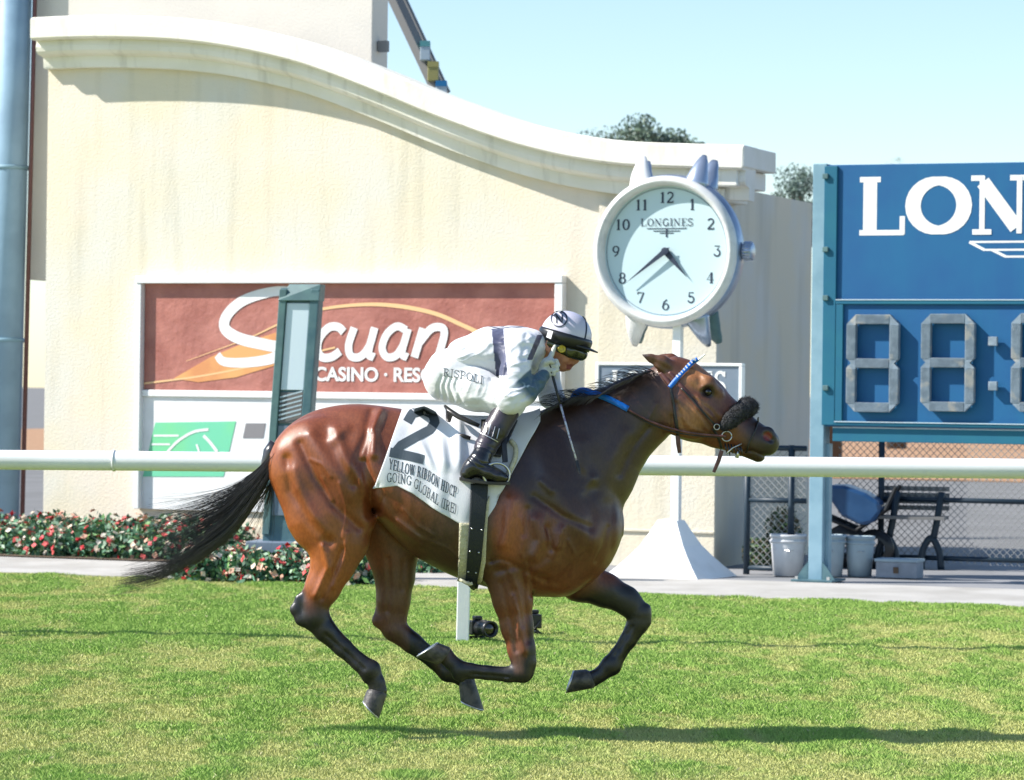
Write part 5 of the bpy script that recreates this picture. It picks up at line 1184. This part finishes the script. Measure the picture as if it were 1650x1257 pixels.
hand('glove', [
 ([(916,652,14.10,10,.026),(926,650,14.085,10.5,.022),(934,648,14.075,9,.018)], .008),
 ([(936,642,14.06,4,.009),(943,641,14.045,3.6,.009),(942,648,14.035,3.4,.008)], .0025), ([(938,647,14.065,4,.009),(945,647,14.05,3.6,.009),(943,653,14.04,3.3,.008)], .0025),
 ([(937,652,14.07,3.9,.009),(943,653,14.055,3.5,.0085),(940,658,14.045,3.2,.008)], .0025), ([(933,656,14.075,3.6,.0085),(938,658,14.062,3.2,.008),(936,662,14.05,3,.0075)], .0025),
 ([(926,641,14.07,4.4,.010),(932,636,14.05,4,.009),(938,638,14.035,3.4,.008)], .004)],
 (900, 955, 625, 675, 14.0, 14.15))
# whip, held
wh_ = root('riding_whip', P(889,598,13.845), 0, 'thin riding whip hanging down from the gloved hand of the jockey', 'whip')
b = MB(); b.tube([P(885,588,13.85), P(887,592,13.849), P(897,630,13.835), P(903,652,13.82)], [.007,.0065,.006,.005], 10); kids(b.build('grip', MT['leather'], None, True), wh_)
MT['whipm'] = mat('whip_shaft', (.30,.24,.34), .4, (.62,.62,.66), 60, ramp=(.45,.55)); b = MB(); b.tube([P(903,652,13.82), P(917,702,13.78), P(929,742,13.745)], [.005,.0042,.0036], 10); kids(b.build('shaft', MT['whipm'], None, True), wh_)
b = MB(); b.tube([P(929,742,13.745), P(932,754,13.735), P(934,763,13.73)], [.006,.0075,.004], 8, .4, up=(0,1,0)); kids(b.build('flap', MT['leather'], None), wh_)
# helmet
HC = (912, 541); th_ = R(16); ex, ey = (math.cos(th_), math.sin(th_)), (math.sin(th_), -math.cos(th_))
def hp(a, b_, Y): return P(HC[0]+ex[0]*a+ey[0]*b_, HC[1]+ex[1]*a+ey[1]*b_, Y)
def shell(rows, n=40, close=True):
    vs = []; 
    for b_, ra, rl_ in rows:
        for j in range(n): t = 2*PI*j/n; vs.append(hp(ra*math.cos(t), b_, 14+rl_*math.sin(t)))
    fs = [(i*n+j, i*n+(j+1)%n, (i+1)*n+(j+1)%n, (i+1)*n+j) for i in range(len(rows)-1) for j in range(n)]
    if close: fs.append(tuple(range((len(rows)-1)*n, len(rows)*n)))
    return vs, [f[::-1] for f in fs]
rows = [(-10,41.5,.100)]+[(40*math.sin(R(a)), 41.5*math.cos(R(a)), .100*math.cos(R(a))) for a in range(0, 90, 6)]+[(40,1.0,.0025)]
vs, fs = shell(rows); hm = mesh_obj('helmet', vs, fs, MT['helm'], person, True); HMB = BT.FromPolygons([tuple(v) for v in vs], fs)
vs, fs = shell([(-16,41,.098),(-16,43,.1035),(-1,44.6,.1075),(4,43,.1045),(4,40,.098)], close=False); mesh_obj('helmet_band', vs, fs, MT['black'], hm, True)
b = MB(); n = 18; vs = []
for j in range(n+1):
    t = -PI*.42+PI*.84*j/n; c, s_ = math.cos(t), math.sin(t); ext = 15*math.cos(t/.84*.9)**.8 if abs(t) < 1.7 else 0; ext = max(ext, 0.5)
    vs += [hp(41*c, -8, 14+.100*s_), hp((42+ext)*c, -9-ext*.12, 14+.102*s_), hp((42+ext)*c, -11.5-ext*.12, 14+.102*s_), hp(41*c, -13, 14+.100*s_)]
fs = [(4*i+j, 4*i+(j+1)%4, 4*i+4+(j+1)%4, 4*i+4+j) for i in range(n) for j in range(4)]; b.add(vs, fs); b.build('peak', MT['black'], hm, True)
b = MB(); b.tube([onto(*(lambda p: unP(*p))(hp(14+16*math.cos(R(a)), 3+35*math.sin(R(a)), 14)), .002, HMB)[0] for a in range(0, 82, 8)], .0035, 6, .5); b.build('helmet_stripe', MT['navy'], hm, True)
st = [(arc(901,514,12.5,12.5,0,360,26),2.0),([(897,521),(897,508),(906,521),(906,508)],2.2)]
ink('helmet_emblem', st, lambda x, y: (x, y), MT['navy'], hm, HMB, off=.0025, step=2)
b = MB(); q = [hp(-30,-11,13.915), hp(-22,-12,13.898), hp(-22,1,13.893), hp(-30,1,13.91)]; b.add([p+Vector((0,-.012,0)) for p in q], [(0,1,2,3)]); b.build('band_clip', MT['signw'], hm)
b = MB(); b.tube([P(884,553,13.915), P(887,570,13.93), P(897,588,13.955), P(906,597,13.985)], .0035, 6, .5); b.build('chin_strap', MT['leather'], hm, True)
# goggles
Gg = field(880, 955, 540, 600, 13.88, 14.12, .0024)
for s_ in (-1, 1):
    Gg.chain([(884,553,14+s_*.080,4.5,.006),(900,558,14+s_*.079,7,.010)], .006)
    Gg.chain([(903,560,14+s_*.074,9,.014),(920,566,14+s_*.062,10.5,.018),(936,571,14+s_*.035,10.5,.02)], .008)
Gg.chain([(935,570,14-.03,9.5,.02),(937,571,14+.03,9.5,.02)], .006); Gg.mark([(926,572),(930,574)], 5, .002, 13.9, 13.99)
v_, f_ = Gg.surface(); v_ = smooth(v_, f_, 1); gg = np_mesh('goggles', v_, f_, MT['lens'], person); GB = BT.FromPolygons(v_.tolist(), f_.tolist())
p, _ = onto(905,562,.002,GB,13.91); b = MB(); b.lathe([(.017,.004),(.017,-.003),(.010,-.005),(.0095,-.002),(.0005,-.002)], tuple(p), 'y', 20); b.build('goggle_disc', MT['yellow'], gg, True)
b = MB(); b.tube([onto(u, v, .0015, GB, 13.92)[0] for u, v in ((912,560),(924,561),(938,565),(944,572),(936,580),(922,577),(913,571),(912,560))], .0022, 6); b.build('lens_rim', MT['black'], gg, True)
# reins
rn = root('reins', P(1010,660,13.9), 0, 'leather reins with a bright blue grip running from the bit to the hands', 'reins')
def ribbon3(name, pts, w_, m, th=.004):
    q = cat_rom(pts, 8); vs = []
    for i, p in enumerate(q):
        t = (q[min(i+1,len(q)-1)]-q[max(i-1,0)]).normalized(); n = t.cross(Vector((0,1,0))).normalized()
        vs += [p+n*w_/2, p-n*w_/2]
    o = mesh_obj(name, vs, [(2*i,2*i+1,2*i+3,2*i+2) for i in range(len(q)-1)], m, None, True); s_ = o.modifiers.new('t','SOLIDIFY'); s_.thickness = th; s_.offset = 0; return kids(o, rn)
ribbon3('rein', [P(1170,703,13.91), P(1130,700,13.90), P(1090,693,13.895), P(1050,680,13.89), P(1010,659,13.89)], .009, MT['brown'])
ribbon3('rein', [P(1170,705,13.913), P(1130,703,13.903), P(1090,697,13.898), P(1050,684,13.893), P(1012,663,13.893)], .005, MT['leather'])
ribbon3('rein_grip', [P(1012,659,13.89), P(985,645,13.905), P(955,633,13.93), P(938,629,13.955), P(925,635,13.975)], .026, MT['blue'], .006)
ribbon3('rein_grip', [P(925,635,13.975), P(922,645,14.0), P(930,652,14.03), P(940,652,14.05)], .02, MT['blue'], .006)
ribbon3('rein', [P(1170,703,14.09), P(1090,693,14.11), P(1040,670,14.11), P(985,645,14.10), P(940,646,14.06)], .012, MT['leather'])

# ---- weathering of the wall: noise based streaks and grime, part of the stucco itself
def weather(m, amount, scale, stretch, lo, hi, col):
    nt = m.node_tree; n, l = nt.nodes, nt.links; b = n['Principled BSDF']; old = b.inputs['Base Color'].links[0].from_socket
    tc = n.new('ShaderNodeTexCoord'); mp = n.new('ShaderNodeMapping'); mp.inputs['Scale'].default_value = stretch; l.new(tc.outputs['Object'], mp.inputs[0])
    t = n.new('ShaderNodeTexNoise'); t.inputs['Scale'].default_value = scale; t.inputs['Detail'].default_value = 7; l.new(mp.outputs[0], t.inputs[0])
    r = n.new('ShaderNodeMapRange'); r.inputs[1].default_value = lo; r.inputs[2].default_value = hi; r.inputs[4].default_value = amount; l.new(t.outputs[0], r.inputs[0])
    x = n.new('ShaderNodeMix'); x.data_type = 'RGBA'; l.new(r.outputs[0], x.inputs[0]); l.new(old, x.inputs[6]); x.inputs[7].default_value = (*col, 1); l.new(x.outputs[2], b.inputs['Base Color'])
weather(MT['stucco'], .5, 2.6, (2.2, 1, .18), .52, .72, (.50,.46,.36)); weather(MT['stucco'], .5, .5, (1, 1, 1.3), .48, .62, (.80,.66,.52))
weather(MT['trim'], .6, 3.5, (3, 1, .5), .55, .75, (.48,.45,.38)); weather(MT['board'], .35, 2.0, (2.5, 1, .3), .5, .75, (.0,.13,.27)); weather(MT['red'], .4, 1.6, (.6,1,1.5), .45, .7, (.50,.22,.18))
weather(MT['digit'], .8, 9, (1,1,1), .56, .68, (.42,.40,.36)); weather(MT['concrete'], .5, 3, (1,.4,1), .5, .7, (.33,.31,.28)); weather(MT['bezel'], .5, 6, (1,1,2), .52, .7, (.42,.43,.44))

# uneven sheen of a sweating coat
def sheen_var(m, scale, lo, hi):
    nt = m.node_tree; n, l = nt.nodes, nt.links; t = n.new('ShaderNodeTexNoise'); t.inputs['Scale'].default_value = scale; t.inputs['Detail'].default_value = 6
    tc = n.new('ShaderNodeTexCoord'); l.new(tc.outputs['Object'], t.inputs[0]); r = n.new('ShaderNodeMapRange'); r.inputs[1].default_value = .35; r.inputs[2].default_value = .65
    r.inputs[3].default_value = lo; r.inputs[4].default_value = hi; l.new(t.outputs[0], r.inputs[0]); l.new(r.outputs[0], n['Principled BSDF'].inputs['Roughness'])
sheen_var(MT['coatm'], 9, .28, .50); sheen_var(MT['rail'], 5, .22, .42)
